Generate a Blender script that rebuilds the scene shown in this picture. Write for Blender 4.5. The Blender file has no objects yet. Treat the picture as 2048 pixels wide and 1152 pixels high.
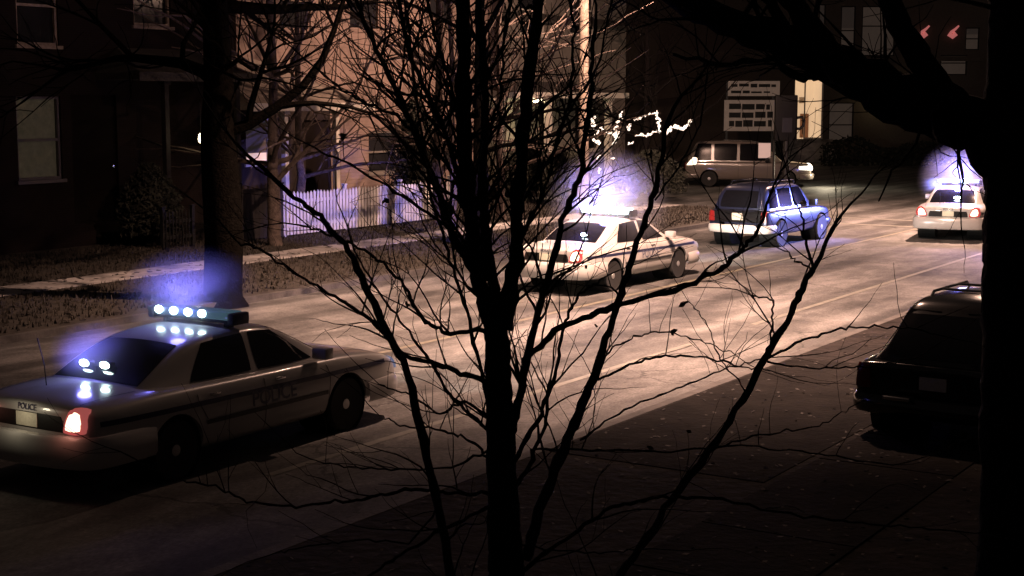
import bpy, bmesh, math, random
from mathutils import Vector, Matrix
from mathutils.bvhtree import BVHTree
import numpy as np
R = math.radians
sc = bpy.context.scene
C = sc.collection

# ------------------------------------------------------------------ camera
H = 4.08; F = 3000.0 / 2048.0; PITCH = 0.126
cam_d = bpy.data.cameras.new('camera'); cam = bpy.data.objects.new('camera', cam_d); C.objects.link(cam)
cam.location = (0, 0, H); cam.rotation_euler = (R(90) - PITCH, 0, 0)
cam_d.sensor_width = 36; cam_d.lens = 36 * F; cam_d.clip_end = 600; cam_d.clip_start = 0.1
sc.camera = cam
# ------------------------------------------------------------------ night sky
w = bpy.data.worlds.new('World'); sc.world = w; w.use_nodes = True
nt = w.node_tree; bg = nt.nodes['Background']
sky = nt.nodes.new('ShaderNodeTexSky'); sky.sky_type = 'NISHITA'; sky.sun_disc = False
sky.sun_elevation = R(-4); sky.sun_rotation = R(200)
mx = nt.nodes.new('ShaderNodeMix'); mx.data_type = 'RGBA'; mx.inputs[0].default_value = 0.85
mx.inputs[7].default_value = (0.15, 0.112, 0.10, 1)
nt.links.new(sky.outputs[0], mx.inputs[6]); nt.links.new(mx.outputs[2], bg.inputs[0]); bg.inputs[1].default_value = 0.09
sc.view_settings.view_transform = 'Standard'; sc.view_settings.look = 'None'
sc.view_settings.exposure = 0.0; sc.view_settings.gamma = 1
sc.cycles.use_denoising = True
sc.cycles.max_bounces = 5; sc.cycles.diffuse_bounces = 2; sc.cycles.glossy_bounces = 3; sc.cycles.volume_bounces = 0
sc.cycles.sample_clamp_indirect = 4; sc.cycles.caustics_reflective = False
SODIUM = (1.0, 0.595, 0.435); BLUE = (0.22, 0.20, 1.0)

# ------------------------------------------------------------------ frames of reference
TH = 0.57; U = Vector((math.sin(TH), math.cos(TH), 0)); N = Vector((math.cos(TH), -math.sin(TH), 0))
def P(s, o, z=0.0): return U * s + N * o + Vector((0, 0, z))
def ray(px, py):
    a = (px - 1024) / 3000; b = -(py - 576) / 3000
    c, s = math.cos(PITCH), math.sin(PITCH)
    return Vector((a, c + b * s, b * c - s))
def at(px, py, d):                      # point at depth d (metres ahead)
    r = ray(px, py); return Vector((0, 0, H)) + r * (d / r.y)
def gnd(px, py, z=0.0):
    r = ray(px, py); return Vector((0, 0, H)) + r * ((z - H) / r.z)
def onwall(px, py, o):                  # point on the upright plane at road offset o -> (s, z)
    r = ray(px, py); t = o / r.dot(N); p = r * t
    return p.dot(U), H + p.z

# ------------------------------------------------------------------ object helpers
def tag(o, label=None, cat=None, group=None, kind=None):
    if label: o['label'] = label
    if cat: o['category'] = cat
    if group: o['group'] = group
    if kind: o['kind'] = kind
    return o
def empty(name, loc=(0, 0, 0), rz=0.0, parent=None):
    o = bpy.data.objects.new(name, None); C.objects.link(o); o.location = loc; o.rotation_euler = (0, 0, rz)
    o.empty_display_size = 0.3
    if parent: o.parent = parent
    return o
def link(name, bm, mat, parent=None, smooth=None):
    me = bpy.data.meshes.new(name); bm.normal_update(); bm.to_mesh(me); bm.free()
    for m in (mat if isinstance(mat, (list, tuple)) else [mat]): me.materials.append(m)
    if smooth is not None:
        for p in me.polygons: p.use_smooth = True
        me.set_sharp_from_angle(angle=R(smooth))
    o = bpy.data.objects.new(name, me); C.objects.link(o)
    if parent: o.parent = parent
    return o
def copy_tree(o, parent=None):
    c = o.copy(); C.objects.link(c)
    if parent: c.parent = parent
    for ch in list(o.children): copy_tree(ch, c)
    return c
def box(bm, x0, x1, y0, y1, z0, z1, M=None, bev=0.0):
    vs = [bm.verts.new((x, y, z)) for x in (x0, x1) for y in (y0, y1) for z in (z0, z1)]
    fs = [bm.faces.new([vs[i] for i in q]) for q in ((0, 1, 3, 2), (4, 6, 7, 5), (0, 4, 5, 1), (2, 3, 7, 6), (0, 2, 6, 4), (1, 5, 7, 3))]
    if bev:
        es = list({e for f in fs for e in f.edges})
        r = bmesh.ops.bevel(bm, geom=es, offset=bev, segments=2, affect='EDGES', profile=0.6)
        vs = list({v for f in r['faces'] for v in f.verts} | {v for v in vs if v.is_valid})
    if M is not None:
        for v in vs: v.co = M @ v.co
    return vs
def cyl(bm, p, q, r0, r1=None, n=12, cap=True):
    r1 = r0 if r1 is None else r1
    p = Vector(p); q = Vector(q); d = (q - p).normalized()
    a = d.orthogonal().normalized(); b = d.cross(a)
    A = [bm.verts.new(p + (a * math.cos(t) + b * math.sin(t)) * r0) for t in [2 * math.pi * i / n for i in range(n)]]
    B = [bm.verts.new(q + (a * math.cos(t) + b * math.sin(t)) * r1) for t in [2 * math.pi * i / n for i in range(n)]]
    for i in range(n): bm.faces.new((A[i], A[(i + 1) % n], B[(i + 1) % n], B[i]))
    if cap: bm.faces.new(A[::-1]); bm.faces.new(B)
def tube(bm, pts, rad, n=6):
    pts = [Vector(p) for p in pts]; rings = []
    a = None
    for i, p in enumerate(pts):
        d = (pts[min(i + 1, len(pts) - 1)] - pts[max(i - 1, 0)]).normalized()
        if a is None: a = d.orthogonal().normalized()
        a = (a - d * a.dot(d)).normalized(); b = d.cross(a)
        r = rad[i] if isinstance(rad, (list, tuple)) else rad
        rings.append([bm.verts.new(p + (a * math.cos(t) + b * math.sin(t)) * r) for t in [2 * math.pi * k / n for k in range(n)]])
    for A, B in zip(rings, rings[1:]):
        for k in range(n): bm.faces.new((A[k], A[(k + 1) % n], B[(k + 1) % n], B[k]))
    bm.faces.new(rings[0][::-1]); bm.faces.new(rings[-1])
def lathe(bm, prof, M, n=28):
    rings = []
    for (r, y) in prof: rings.append([bm.verts.new(M @ Vector((r * math.cos(t), y, r * math.sin(t)))) for t in [2 * math.pi * k / n for k in range(n)]])
    for A, B in zip(rings, rings[1:]):
        for k in range(n): bm.faces.new((A[k], A[(k + 1) % n], B[(k + 1) % n], B[k]))
    bm.faces.new(rings[0][::-1]); bm.faces.new(rings[-1])
I4 = Matrix.Identity(4)

# ------------------------------------------------------------------ materials
def mat(name, col, rough=0.6, metal=0.0, noise=0.0, nscale=6.0, bump=0.0, bscale=30.0, emit=None, estr=0.0, coat=0.0, spec=0.5, coord='Object'):
    m = bpy.data.materials.new(name); m.use_nodes = True; t = m.node_tree; b = t.nodes['Principled BSDF']
    b.inputs['Base Color'].default_value = (*col, 1); b.inputs['Roughness'].default_value = rough; b.inputs['Metallic'].default_value = metal
    b.inputs['Coat Weight'].default_value = coat; b.inputs['Coat Roughness'].default_value = 0.06; b.inputs['Specular IOR Level'].default_value = spec
    if emit: b.inputs['Emission Color'].default_value = (*emit, 1); b.inputs['Emission Strength'].default_value = estr
    tc = t.nodes.new('ShaderNodeTexCoord')
    if noise:
        n = t.nodes.new('ShaderNodeTexNoise'); n.inputs['Scale'].default_value = nscale; n.inputs['Detail'].default_value = 6; n.inputs['Roughness'].default_value = 0.65
        t.links.new(tc.outputs[coord], n.inputs['Vector'])
        r = t.nodes.new('ShaderNodeValToRGB'); r.color_ramp.elements[0].position = 0.3; r.color_ramp.elements[1].position = 0.7
        r.color_ramp.elements[0].color = (*[c * (1 - noise) for c in col], 1); r.color_ramp.elements[1].color = (*[min(1, c * (1 + noise)) for c in col], 1)
        t.links.new(n.outputs['Fac'], r.inputs[0]); t.links.new(r.outputs[0], b.inputs['Base Color'])
    if bump:
        n2 = t.nodes.new('ShaderNodeTexNoise'); n2.inputs['Scale'].default_value = bscale; n2.inputs['Detail'].default_value = 5
        t.links.new(tc.outputs[coord], n2.inputs['Vector'])
        bp = t.nodes.new('ShaderNodeBump'); bp.inputs['Strength'].default_value = bump; bp.inputs['Distance'].default_value = 0.03
        t.links.new(n2.outputs['Fac'], bp.inputs['Height']); t.links.new(bp.outputs[0], b.inputs['Normal'])
    return m
def asphalt(name, col):
    m = mat(name, col, 0.75, spec=0.22); t = m.node_tree; b = t.nodes['Principled BSDF']; L = t.links.new
    tc = t.nodes.new('ShaderNodeTexCoord')
    mp = t.nodes.new('ShaderNodeMapping'); mp.inputs['Rotation'].default_value = (0, 0, TH); L(tc.outputs['Object'], mp.inputs[0])
    ms = t.nodes.new('ShaderNodeMapping'); ms.inputs['Scale'].default_value = (0.75, 0.075, 1); L(mp.outputs[0], ms.inputs[0])
    n1 = t.nodes.new('ShaderNodeTexNoise'); n1.inputs['Scale'].default_value = 1.0; n1.inputs['Detail'].default_value = 5; L(ms.outputs[0], n1.inputs['Vector'])
    n2 = t.nodes.new('ShaderNodeTexNoise'); n2.inputs['Scale'].default_value = 0.5; n2.inputs['Detail'].default_value = 8; n2.inputs['Roughness'].default_value = 0.7; L(tc.outputs['Object'], n2.inputs['Vector'])
    n3 = t.nodes.new('ShaderNodeTexNoise'); n3.inputs['Scale'].default_value = 13; n3.inputs['Detail'].default_value = 8; n3.inputs['Roughness'].default_value = .75; L(tc.outputs['Object'], n3.inputs['Vector'])
    v = t.nodes.new('ShaderNodeTexVoronoi'); v.feature = 'DISTANCE_TO_EDGE'; v.inputs['Scale'].default_value = 0.22
    wv = t.nodes.new('ShaderNodeVectorMath'); wv.operation = 'MULTIPLY_ADD'; wv.inputs[1].default_value = (1.6, 1.6, 0)
    L(n2.outputs['Color'], wv.inputs[0]); L(tc.outputs['Object'], wv.inputs[2]); L(wv.outputs[0], v.inputs['Vector'])
    lt = t.nodes.new('ShaderNodeMath'); lt.operation = 'LESS_THAN'; lt.inputs[1].default_value = 0.0045; L(v.outputs[0], lt.inputs[0])
    def M(op, a, bb):
        q = t.nodes.new('ShaderNodeMath'); q.operation = op
        for i, x in enumerate((a, bb)):
            if isinstance(x, (int, float)): q.inputs[i].default_value = x
            else: L(x, q.inputs[i])
        return q.outputs[0]
    f = M('ADD', M('MULTIPLY', n1.outputs['Fac'], 0.75), M('MULTIPLY', n2.outputs['Fac'], 0.7)); f = M('ADD', f, M('MULTIPLY', n3.outputs['Fac'], 0.45)); f = M('SUBTRACT', f, .05)
    rp_ = t.nodes.new('ShaderNodeMapRange'); rp_.inputs[1].default_value = .74; rp_.inputs[2].default_value = 1.06; rp_.inputs[3].default_value = .34; rp_.inputs[4].default_value = 1.35; L(f, rp_.inputs[0]); f = rp_.outputs[0]
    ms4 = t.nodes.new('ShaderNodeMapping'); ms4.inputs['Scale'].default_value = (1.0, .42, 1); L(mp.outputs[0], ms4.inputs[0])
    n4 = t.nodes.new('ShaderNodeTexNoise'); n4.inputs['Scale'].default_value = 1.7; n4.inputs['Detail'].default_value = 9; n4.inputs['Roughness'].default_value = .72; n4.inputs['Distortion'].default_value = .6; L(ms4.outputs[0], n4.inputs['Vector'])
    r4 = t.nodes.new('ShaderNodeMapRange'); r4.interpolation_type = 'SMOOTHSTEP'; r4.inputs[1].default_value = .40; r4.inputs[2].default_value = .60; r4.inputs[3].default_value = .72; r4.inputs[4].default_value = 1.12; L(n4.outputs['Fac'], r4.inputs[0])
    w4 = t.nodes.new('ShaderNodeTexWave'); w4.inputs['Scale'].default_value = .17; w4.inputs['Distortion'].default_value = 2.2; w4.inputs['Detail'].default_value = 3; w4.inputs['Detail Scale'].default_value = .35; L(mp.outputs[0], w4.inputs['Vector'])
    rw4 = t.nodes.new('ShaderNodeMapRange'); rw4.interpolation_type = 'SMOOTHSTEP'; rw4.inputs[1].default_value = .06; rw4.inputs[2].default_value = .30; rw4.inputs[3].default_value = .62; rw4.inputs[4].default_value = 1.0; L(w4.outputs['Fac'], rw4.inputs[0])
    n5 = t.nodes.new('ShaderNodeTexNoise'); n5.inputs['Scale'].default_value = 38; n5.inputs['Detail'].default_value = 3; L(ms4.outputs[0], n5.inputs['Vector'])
    f = M('MULTIPLY', M('MULTIPLY', f, r4.outputs[0]), rw4.outputs[0]); f = M('MULTIPLY', f, M('ADD', M('MULTIPLY', n5.outputs['Fac'], 1.5), .25))  # dark streaks and bands: worn tracks plus tree shadows painted into the colour
    f = M('MULTIPLY', f, M('SUBTRACT', 1.0, M('MULTIPLY', lt.outputs[0], 0.55)))
    mm = t.nodes.new('ShaderNodeMix'); mm.data_type = 'RGBA'; mm.inputs[6].default_value = (0, 0, 0, 1); mm.inputs[7].default_value = (*[c * 1.0 for c in col], 1); mm.clamp_factor = False
    L(f, mm.inputs[0]); L(mm.outputs[2], b.inputs['Base Color'])
    bp = t.nodes.new('ShaderNodeBump'); bp.inputs['Strength'].default_value = 0.35; bp.inputs['Distance'].default_value = 0.01; L(n3.outputs['Fac'], bp.inputs['Height']); L(bp.outputs[0], b.inputs['Normal'])
    return m
def siding(name, col, pitch=0.13):
    m = mat(name, col, 0.75, noise=.3, nscale=1.1, spec=.2); t = m.node_tree; b = t.nodes['Principled BSDF']; L = t.links.new
    tc = t.nodes.new('ShaderNodeTexCoord'); sp = t.nodes.new('ShaderNodeSeparateXYZ'); L(tc.outputs['Object'], sp.inputs[0])
    d = t.nodes.new('ShaderNodeMath'); d.operation = 'DIVIDE'; d.inputs[1].default_value = pitch; L(sp.outputs[2], d.inputs[0])
    fr = t.nodes.new('ShaderNodeMath'); fr.operation = 'FRACT'; L(d.outputs[0], fr.inputs[0])
    bp = t.nodes.new('ShaderNodeBump'); bp.inputs['Strength'].default_value = 0.9; bp.inputs['Distance'].default_value = 0.03; bp.invert = True
    L(fr.outputs[0], bp.inputs['Height']); L(bp.outputs[0], b.inputs['Normal'])
    return m
def brick(name, c1, c2, mortar):
    m = mat(name, c1, 0.85, spec=.1); t = m.node_tree; b = t.nodes['Principled BSDF']; L = t.links.new
    tc = t.nodes.new('ShaderNodeTexCoord'); sp = t.nodes.new('ShaderNodeSeparateXYZ'); L(tc.outputs['Object'], sp.inputs[0])
    cb = t.nodes.new('ShaderNodeCombineXYZ'); ad = t.nodes.new('ShaderNodeMath'); ad.operation = 'ADD'; L(sp.outputs[0], ad.inputs[0]); L(sp.outputs[1], ad.inputs[1])
    L(ad.outputs[0], cb.inputs[0]); L(sp.outputs[2], cb.inputs[1])
    br = t.nodes.new('ShaderNodeTexBrick'); br.inputs['Scale'].default_value = 4.2; br.inputs['Color1'].default_value = (*c1, 1); br.inputs['Color2'].default_value = (*c2, 1)
    br.inputs['Mortar'].default_value = (*mortar, 1); br.inputs['Mortar Size'].default_value = 0.025; L(cb.outputs[0], br.inputs['Vector']); L(br.outputs[0], b.inputs['Base Color'])
    return m
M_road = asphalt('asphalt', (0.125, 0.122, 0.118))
M_earth = mat('verge_earth', (0.013, 0.0105, 0.0095), 0.95, noise=0.75, nscale=2.6, bump=1.0, bscale=7, spec=.15)
M_lawn = mat('winter_lawn', (0.028, 0.023, 0.017), 0.95, noise=0.5, nscale=3.0, bump=1.0, bscale=12)
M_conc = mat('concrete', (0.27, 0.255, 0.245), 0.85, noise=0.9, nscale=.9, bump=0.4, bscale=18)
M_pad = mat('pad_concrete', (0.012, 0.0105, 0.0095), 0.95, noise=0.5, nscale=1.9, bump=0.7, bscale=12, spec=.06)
M_kerb = mat('kerb_stone', (0.05, 0.046, 0.043), 0.85, noise=0.6, nscale=2.5, bump=0.4, bscale=20)
M_yel = mat('yellow_paint', (0.125, 0.115, 0.085), 0.7, noise=0.35, nscale=5)
M_wht = mat('white_paint_line', (0.13, 0.128, 0.11), 0.7, noise=0.3, nscale=4)
M_bark = mat('dark_bark', (0.010, 0.008, 0.008), 0.95, noise=0.4, nscale=12, bump=1.0, bscale=28, spec=.15)
M_bark2 = mat('street_tree_bark', (0.004, 0.0035, 0.003), 0.95, noise=0.4, nscale=9, bump=1.0, bscale=22, spec=0.0)
M_bark3 = mat('pale_bark', (0.10, 0.078, 0.066), 0.95, noise=0.5, nscale=7, bump=1.0, bscale=18, spec=.1)
M_leaf = mat('dead_leaf', (0.035, 0.022, 0.014), 0.8, noise=0.4, nscale=20)
M_police = mat('white_car_paint', (0.43, 0.415, 0.40), 0.28, coat=0.6, noise=0.05, nscale=2)
M_blackp = mat('black_car_paint', (0.008, 0.008, 0.009), 0.18, coat=0.8)
M_darkp = mat('taupe_car_paint', (0.15, 0.13, 0.115), 0.22, coat=0.8)
M_silver = mat('navy_grey_car_paint', (0.016, 0.019, 0.045), 0.3, metal=0.3, coat=0.6)
M_glass = mat('tinted_glass', (0.006, 0.006, 0.008), 0.06, spec=0.6)
M_black = mat('black_plastic', (0.008, 0.008, 0.008), 0.5, spec=.2)
M_trim = mat('dark_trim', (0.02, 0.02, 0.02), 0.45)
M_decal = mat('navy_decal', (0.015, 0.018, 0.05), 0.4)
M_letter = mat('faded_blue_lettering', (0.09, 0.095, 0.14), 0.45)
M_rub = mat('tyre_rubber', (0.014, 0.014, 0.014), 0.85)
M_alu = mat('rim_alloy', (0.45, 0.45, 0.45), 0.35, metal=0.7)
M_chrome = mat('chrome', (0.6, 0.6, 0.6), 0.15, metal=1.0)
M_plate = mat('number_plate', (0.55, 0.52, 0.42), 0.5, noise=0.12, nscale=30)
M_tail = mat('tail_lens_red', (0.25, 0.01, 0.01), 0.25, emit=(1, 0.22, 0.20), estr=0.30)
M_tailhot = mat('tail_lamp_lit', (0.9, 0.8, 0.7), 0.4, emit=(1, 0.78, 0.55), estr=2.2)
M_taildim = mat('tail_lens_dark', (0.12, 0.01, 0.01), 0.2)
M_head = mat('headlamp_lit', (0.9, 0.9, 0.9), 0.3, emit=(1, 0.93, 0.78), estr=5.0)
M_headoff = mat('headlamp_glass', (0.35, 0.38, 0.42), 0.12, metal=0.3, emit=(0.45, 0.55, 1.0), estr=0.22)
M_strobe = mat('strobe_lit', (0.9, 0.95, 1), 0.3, emit=(0.72, 1.0, 0.95), estr=22.0)
M_strobe2 = mat('light_bar_lens_lit', (0.3, 0.5, 0.5), 0.15, emit=(0.80, 1.0, 0.98), estr=11.0)
M_strobe3 = mat('light_bar_lens_dark', (0.02, 0.02, 0.05), 0.1, coat=0.5)
M_salmon = siding('salmon_siding', (0.24, 0.175, 0.145))
M_white = mat('white_trim', (0.62, 0.58, 0.50), 0.6, noise=0.1, nscale=4)
M_greyw = siding('grey_siding', (0.20, 0.18, 0.155))
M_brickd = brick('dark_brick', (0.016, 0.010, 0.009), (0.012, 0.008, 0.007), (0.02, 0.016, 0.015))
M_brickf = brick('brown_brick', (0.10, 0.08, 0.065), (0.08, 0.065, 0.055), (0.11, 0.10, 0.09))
M_shingle = mat('roof_shingle', (0.33, 0.27, 0.22), 0.9, noise=0.35, nscale=9, bump=0.6, bscale=20)
M_shingd = mat('dark_shingle', (0.05, 0.045, 0.04), 0.9, noise=0.35, nscale=9, bump=0.6, bscale=20)
M_door = mat('dark_door', (0.012, 0.009, 0.008), 0.9, spec=.05)
M_pane = mat('window_pane_dark', (0.02, 0.02, 0.022), 0.08, spec=0.8)
M_curt = mat('window_curtain', (0.09, 0.08, 0.06), 0.9, noise=0.6, nscale=5, emit=(0.8, 0.68, 0.42), estr=0.02)
M_blind = mat('window_blind', (0.10, 0.08, 0.075), 0.9, emit=(0.8, 0.6, 0.5), estr=0.015)
M_litwin = mat('window_lit', (0.6, 0.5, 0.4), 0.8, noise=0.1, nscale=6, emit=(1.0, 0.66, 0.52), estr=0.55)
M_picket = mat('white_picket', (0.66, 0.64, 0.60), 0.55, noise=0.08, nscale=6)
M_boards = mat('dark_boards', (0.018, 0.015, 0.014), 0.9, noise=0.3, nscale=6)
M_wood = mat('pole_wood', (0.26, 0.21, 0.165), 0.9, noise=0.45, nscale=5, bump=0.8, bscale=20)
M_metal = mat('dark_metal', (0.03, 0.03, 0.03), 0.45, metal=0.5)
M_galv = mat('galvanised', (0.25, 0.25, 0.24), 0.5, metal=0.6)
M_porchl = mat('porch_globe', (1, 0.9, 0.7), 0.4, emit=(1, 0.82, 0.48), estr=7)
M_lampl = mat('street_lamp_lens', (1, 0.8, 0.6), 0.4, emit=(1, 0.66, 0.42), estr=20)
M_string = mat('string_light_rope', (0.9, 0.8, 0.7), 0.5, emit=(1, 0.82, 0.68), estr=1.6)
M_red = mat('red_glow', (0.5, 0.05, 0.04), 0.5, emit=(1.0, 0.28, 0.26), estr=0.36)
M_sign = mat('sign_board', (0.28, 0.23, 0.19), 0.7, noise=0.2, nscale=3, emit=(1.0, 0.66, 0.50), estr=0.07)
M_signt = mat('sign_letters', (0.01, 0.01, 0.01), 0.7)
M_hall = mat('lit_hall_wall', (0.7, 0.6, 0.45), 0.8, noise=0.08, nscale=1.5, emit=(1.0, 0.72, 0.48), estr=0.36)
M_dimwin = mat('dim_window', (0.08, 0.07, 0.06), 0.7, noise=0.3, nscale=1.5, emit=(1.0, 0.7, 0.55), estr=0.024)

# ------------------------------------------------------------------ lights
def plight(name, loc, power, col, radius=0.1, parent=None, spot=None, aim=None, blend=0.6):
    l = bpy.data.lights.new(name, 'SPOT' if spot else 'POINT'); l.energy = power; l.color = col; l.shadow_soft_size = radius
    o = bpy.data.objects.new(name, l); C.objects.link(o); o.location = loc
    if spot:
        l.spot_size = spot; l.spot_blend = blend; o.rotation_euler = Vector(aim).to_track_quat('-Z', 'Y').to_euler()
    if parent: o.parent = parent
    return o

# ------------------------------------------------------------------ ground
def strip(name, s0, s1, o0, o1, z, m, nseg=1, kind='structure', thick=0.0):
    bm = bmesh.new()
    if thick:
        vs = []
        for zz in (z - thick, z):
            vs.append([bm.verts.new(P(s, o, zz)) for s, o in ((s0, o0), (s1, o0), (s1, o1), (s0, o1))])
        a, b = vs; bm.faces.new(b[::-1])
        for i in range(4): bm.faces.new((a[i], a[(i + 1) % 4], b[(i + 1) % 4], b[i]))
        bmesh.ops.recalc_face_normals(bm, faces=bm.faces)
    else:
        v = [bm.verts.new(P(s, o, z)) for s, o in ((s0, o0), (s0, o1), (s1, o1), (s1, o0))]; bm.faces.new(v)
    o = link(name, bm, m); tag(o, kind=kind); return o
ZR = 0.0      # road level
strip('ground', -200, 420, -330, 330, -0.03, M_earth)
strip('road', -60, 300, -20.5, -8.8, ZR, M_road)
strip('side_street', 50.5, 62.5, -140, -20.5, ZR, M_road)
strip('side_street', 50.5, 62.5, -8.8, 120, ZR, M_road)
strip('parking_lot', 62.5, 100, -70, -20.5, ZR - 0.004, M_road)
VZ = 0.12
for nm, s0, s1, o0, o1, m in (('near_verge', -60, 50.5, -8.65, 40, M_earth), ('far_lawn', -60, 50.5, -90, -20.65, M_lawn)):
    strip(nm, s0, s1, o0, o1, VZ - 0.004, m, thick=0.16)
strip('far_verge', 62.6, 280, -8.65, 60, VZ - 0.004, M_earth, thick=0.16)
strip('kerb', -60, 50.5, -8.8, -8.65, VZ, M_kerb, thick=0.15)
strip('kerb', -60, 50.5, -20.65, -20.5, VZ, M_kerb, thick=0.15)
# far pavement laid slab by slab with joints
def slabs(name, s0, s1, o0, o1, z, step, m):
    bm = bmesh.new(); s = s0; rg = random.Random(5)
    while s < s1:
        dz = rg.uniform(-0.006, 0.006)
        a = [P(s + .012, o0), P(s + .012, o1), P(s + step - .012, o1), P(s + step - .012, o0)]
        lo = [bm.verts.new(p + Vector((0, 0, z - .05))) for p in a]; hi = [bm.verts.new(p + Vector((0, 0, z + dz))) for p in a]
        bm.faces.new(hi)
        for i in range(4): bm.faces.new((lo[i], lo[(i + 1) % 4], hi[(i + 1) % 4], hi[i]))
        s += step
    bmesh.ops.recalc_face_normals(bm, faces=bm.faces)
    return tag(link(name, bm, m), kind='structure')
slabs('far_pavement', -20, 50, -26.0, -24.8, VZ + 0.015, 1.5, M_conc)
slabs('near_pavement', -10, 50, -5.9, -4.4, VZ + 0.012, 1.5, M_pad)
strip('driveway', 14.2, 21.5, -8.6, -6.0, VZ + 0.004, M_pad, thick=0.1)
# markings
def mark(name, s0, s1, o0, o1, m): strip(name, s0, s1, o0, o1, ZR + 0.006, m)
mark('road_marking', -40, 46.5, -14.72, -14.60, M_yel); pass
mark('road_marking', 12.0, 22.5, -10.9, -10.78, M_wht); mark('road_marking', 25, 44, -10.9, -10.78, M_wht)
for s in (46.9, 49.3): mark('road_marking', s, s + .3, -20.2, -9.0, M_wht)
mark('road_marking', 63.3, 63.6, -20.2, -9.0, M_wht)
mark('road_marking', 56.4, 56.55, -60, -21.5, M_yel)
# fallen leaves and grass tufts: uncountable
def litter(name, n, s0, s1, o0, o1, z, m, sz, up=0.0, seed=1):
    rg = random.Random(seed); verts = []; faces = []
    for i in range(n):
        p = P(rg.uniform(s0, s1), rg.uniform(o0, o1), z); a = rg.uniform(0, 6.28); q = rg.uniform(.5, 1.3) * sz
        ax = Vector((math.cos(a), math.sin(a), rg.uniform(-.3, .3))) * q; ay = Vector((-math.sin(a), math.cos(a), rg.uniform(-.2, .5))) * q * .6
        if up: ax = Vector((math.cos(a), math.sin(a), 0)) * q * .16; ay = Vector((rg.uniform(-.3, .3), rg.uniform(-.3, .3), 1)) * q * up
        k = len(verts); verts += [p - ax, p - ay * (0 if up else 1), p + ax, p + ay]; faces.append((k, k + 1, k + 2, k + 3))
    me = bpy.data.meshes.new(name); me.from_pydata([tuple(v) for v in verts], [], faces); me.materials.append(m)
    o = bpy.data.objects.new(name, me); C.objects.link(o); return o
M_lit = mat('leaf_litter', (0.020, 0.015, 0.012), 0.8, noise=0.5, nscale=8)
tag(litter('fallen_leaves', 2600, 6, 34, -8.6, -1, VZ + .015, M_lit, .032, seed=2), 'scattered dead leaves lying on the near verge', 'leaves', kind='stuff')
tag(litter('fallen_leaves', 3000, 15, 50, -30, -20.8, VZ + .02, M_lit, .08, seed=3), 'dead leaves lying on the lawn across the road', 'leaves', kind='stuff')
M_gr = mat('grass_blades', (0.028, 0.023, 0.016), 0.9, noise=0.4, nscale=4)
tag(litter('grass', 14000, 14, 50, -31, -26.1, VZ, M_gr, .12, up=.7, seed=4), 'short winter grass on the lawn beyond the far pavement', 'grass', kind='stuff')
tag(litter('grass', 10000, 14, 50, -24.6, -20.8, VZ, M_gr, .12, up=.7, seed=5), 'short winter grass between the far kerb and the far pavement', 'grass', kind='stuff')
M_gr2 = mat('grass_blades_brown', (0.022, 0.018, 0.014), 0.9, noise=0.4, nscale=4)


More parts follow.
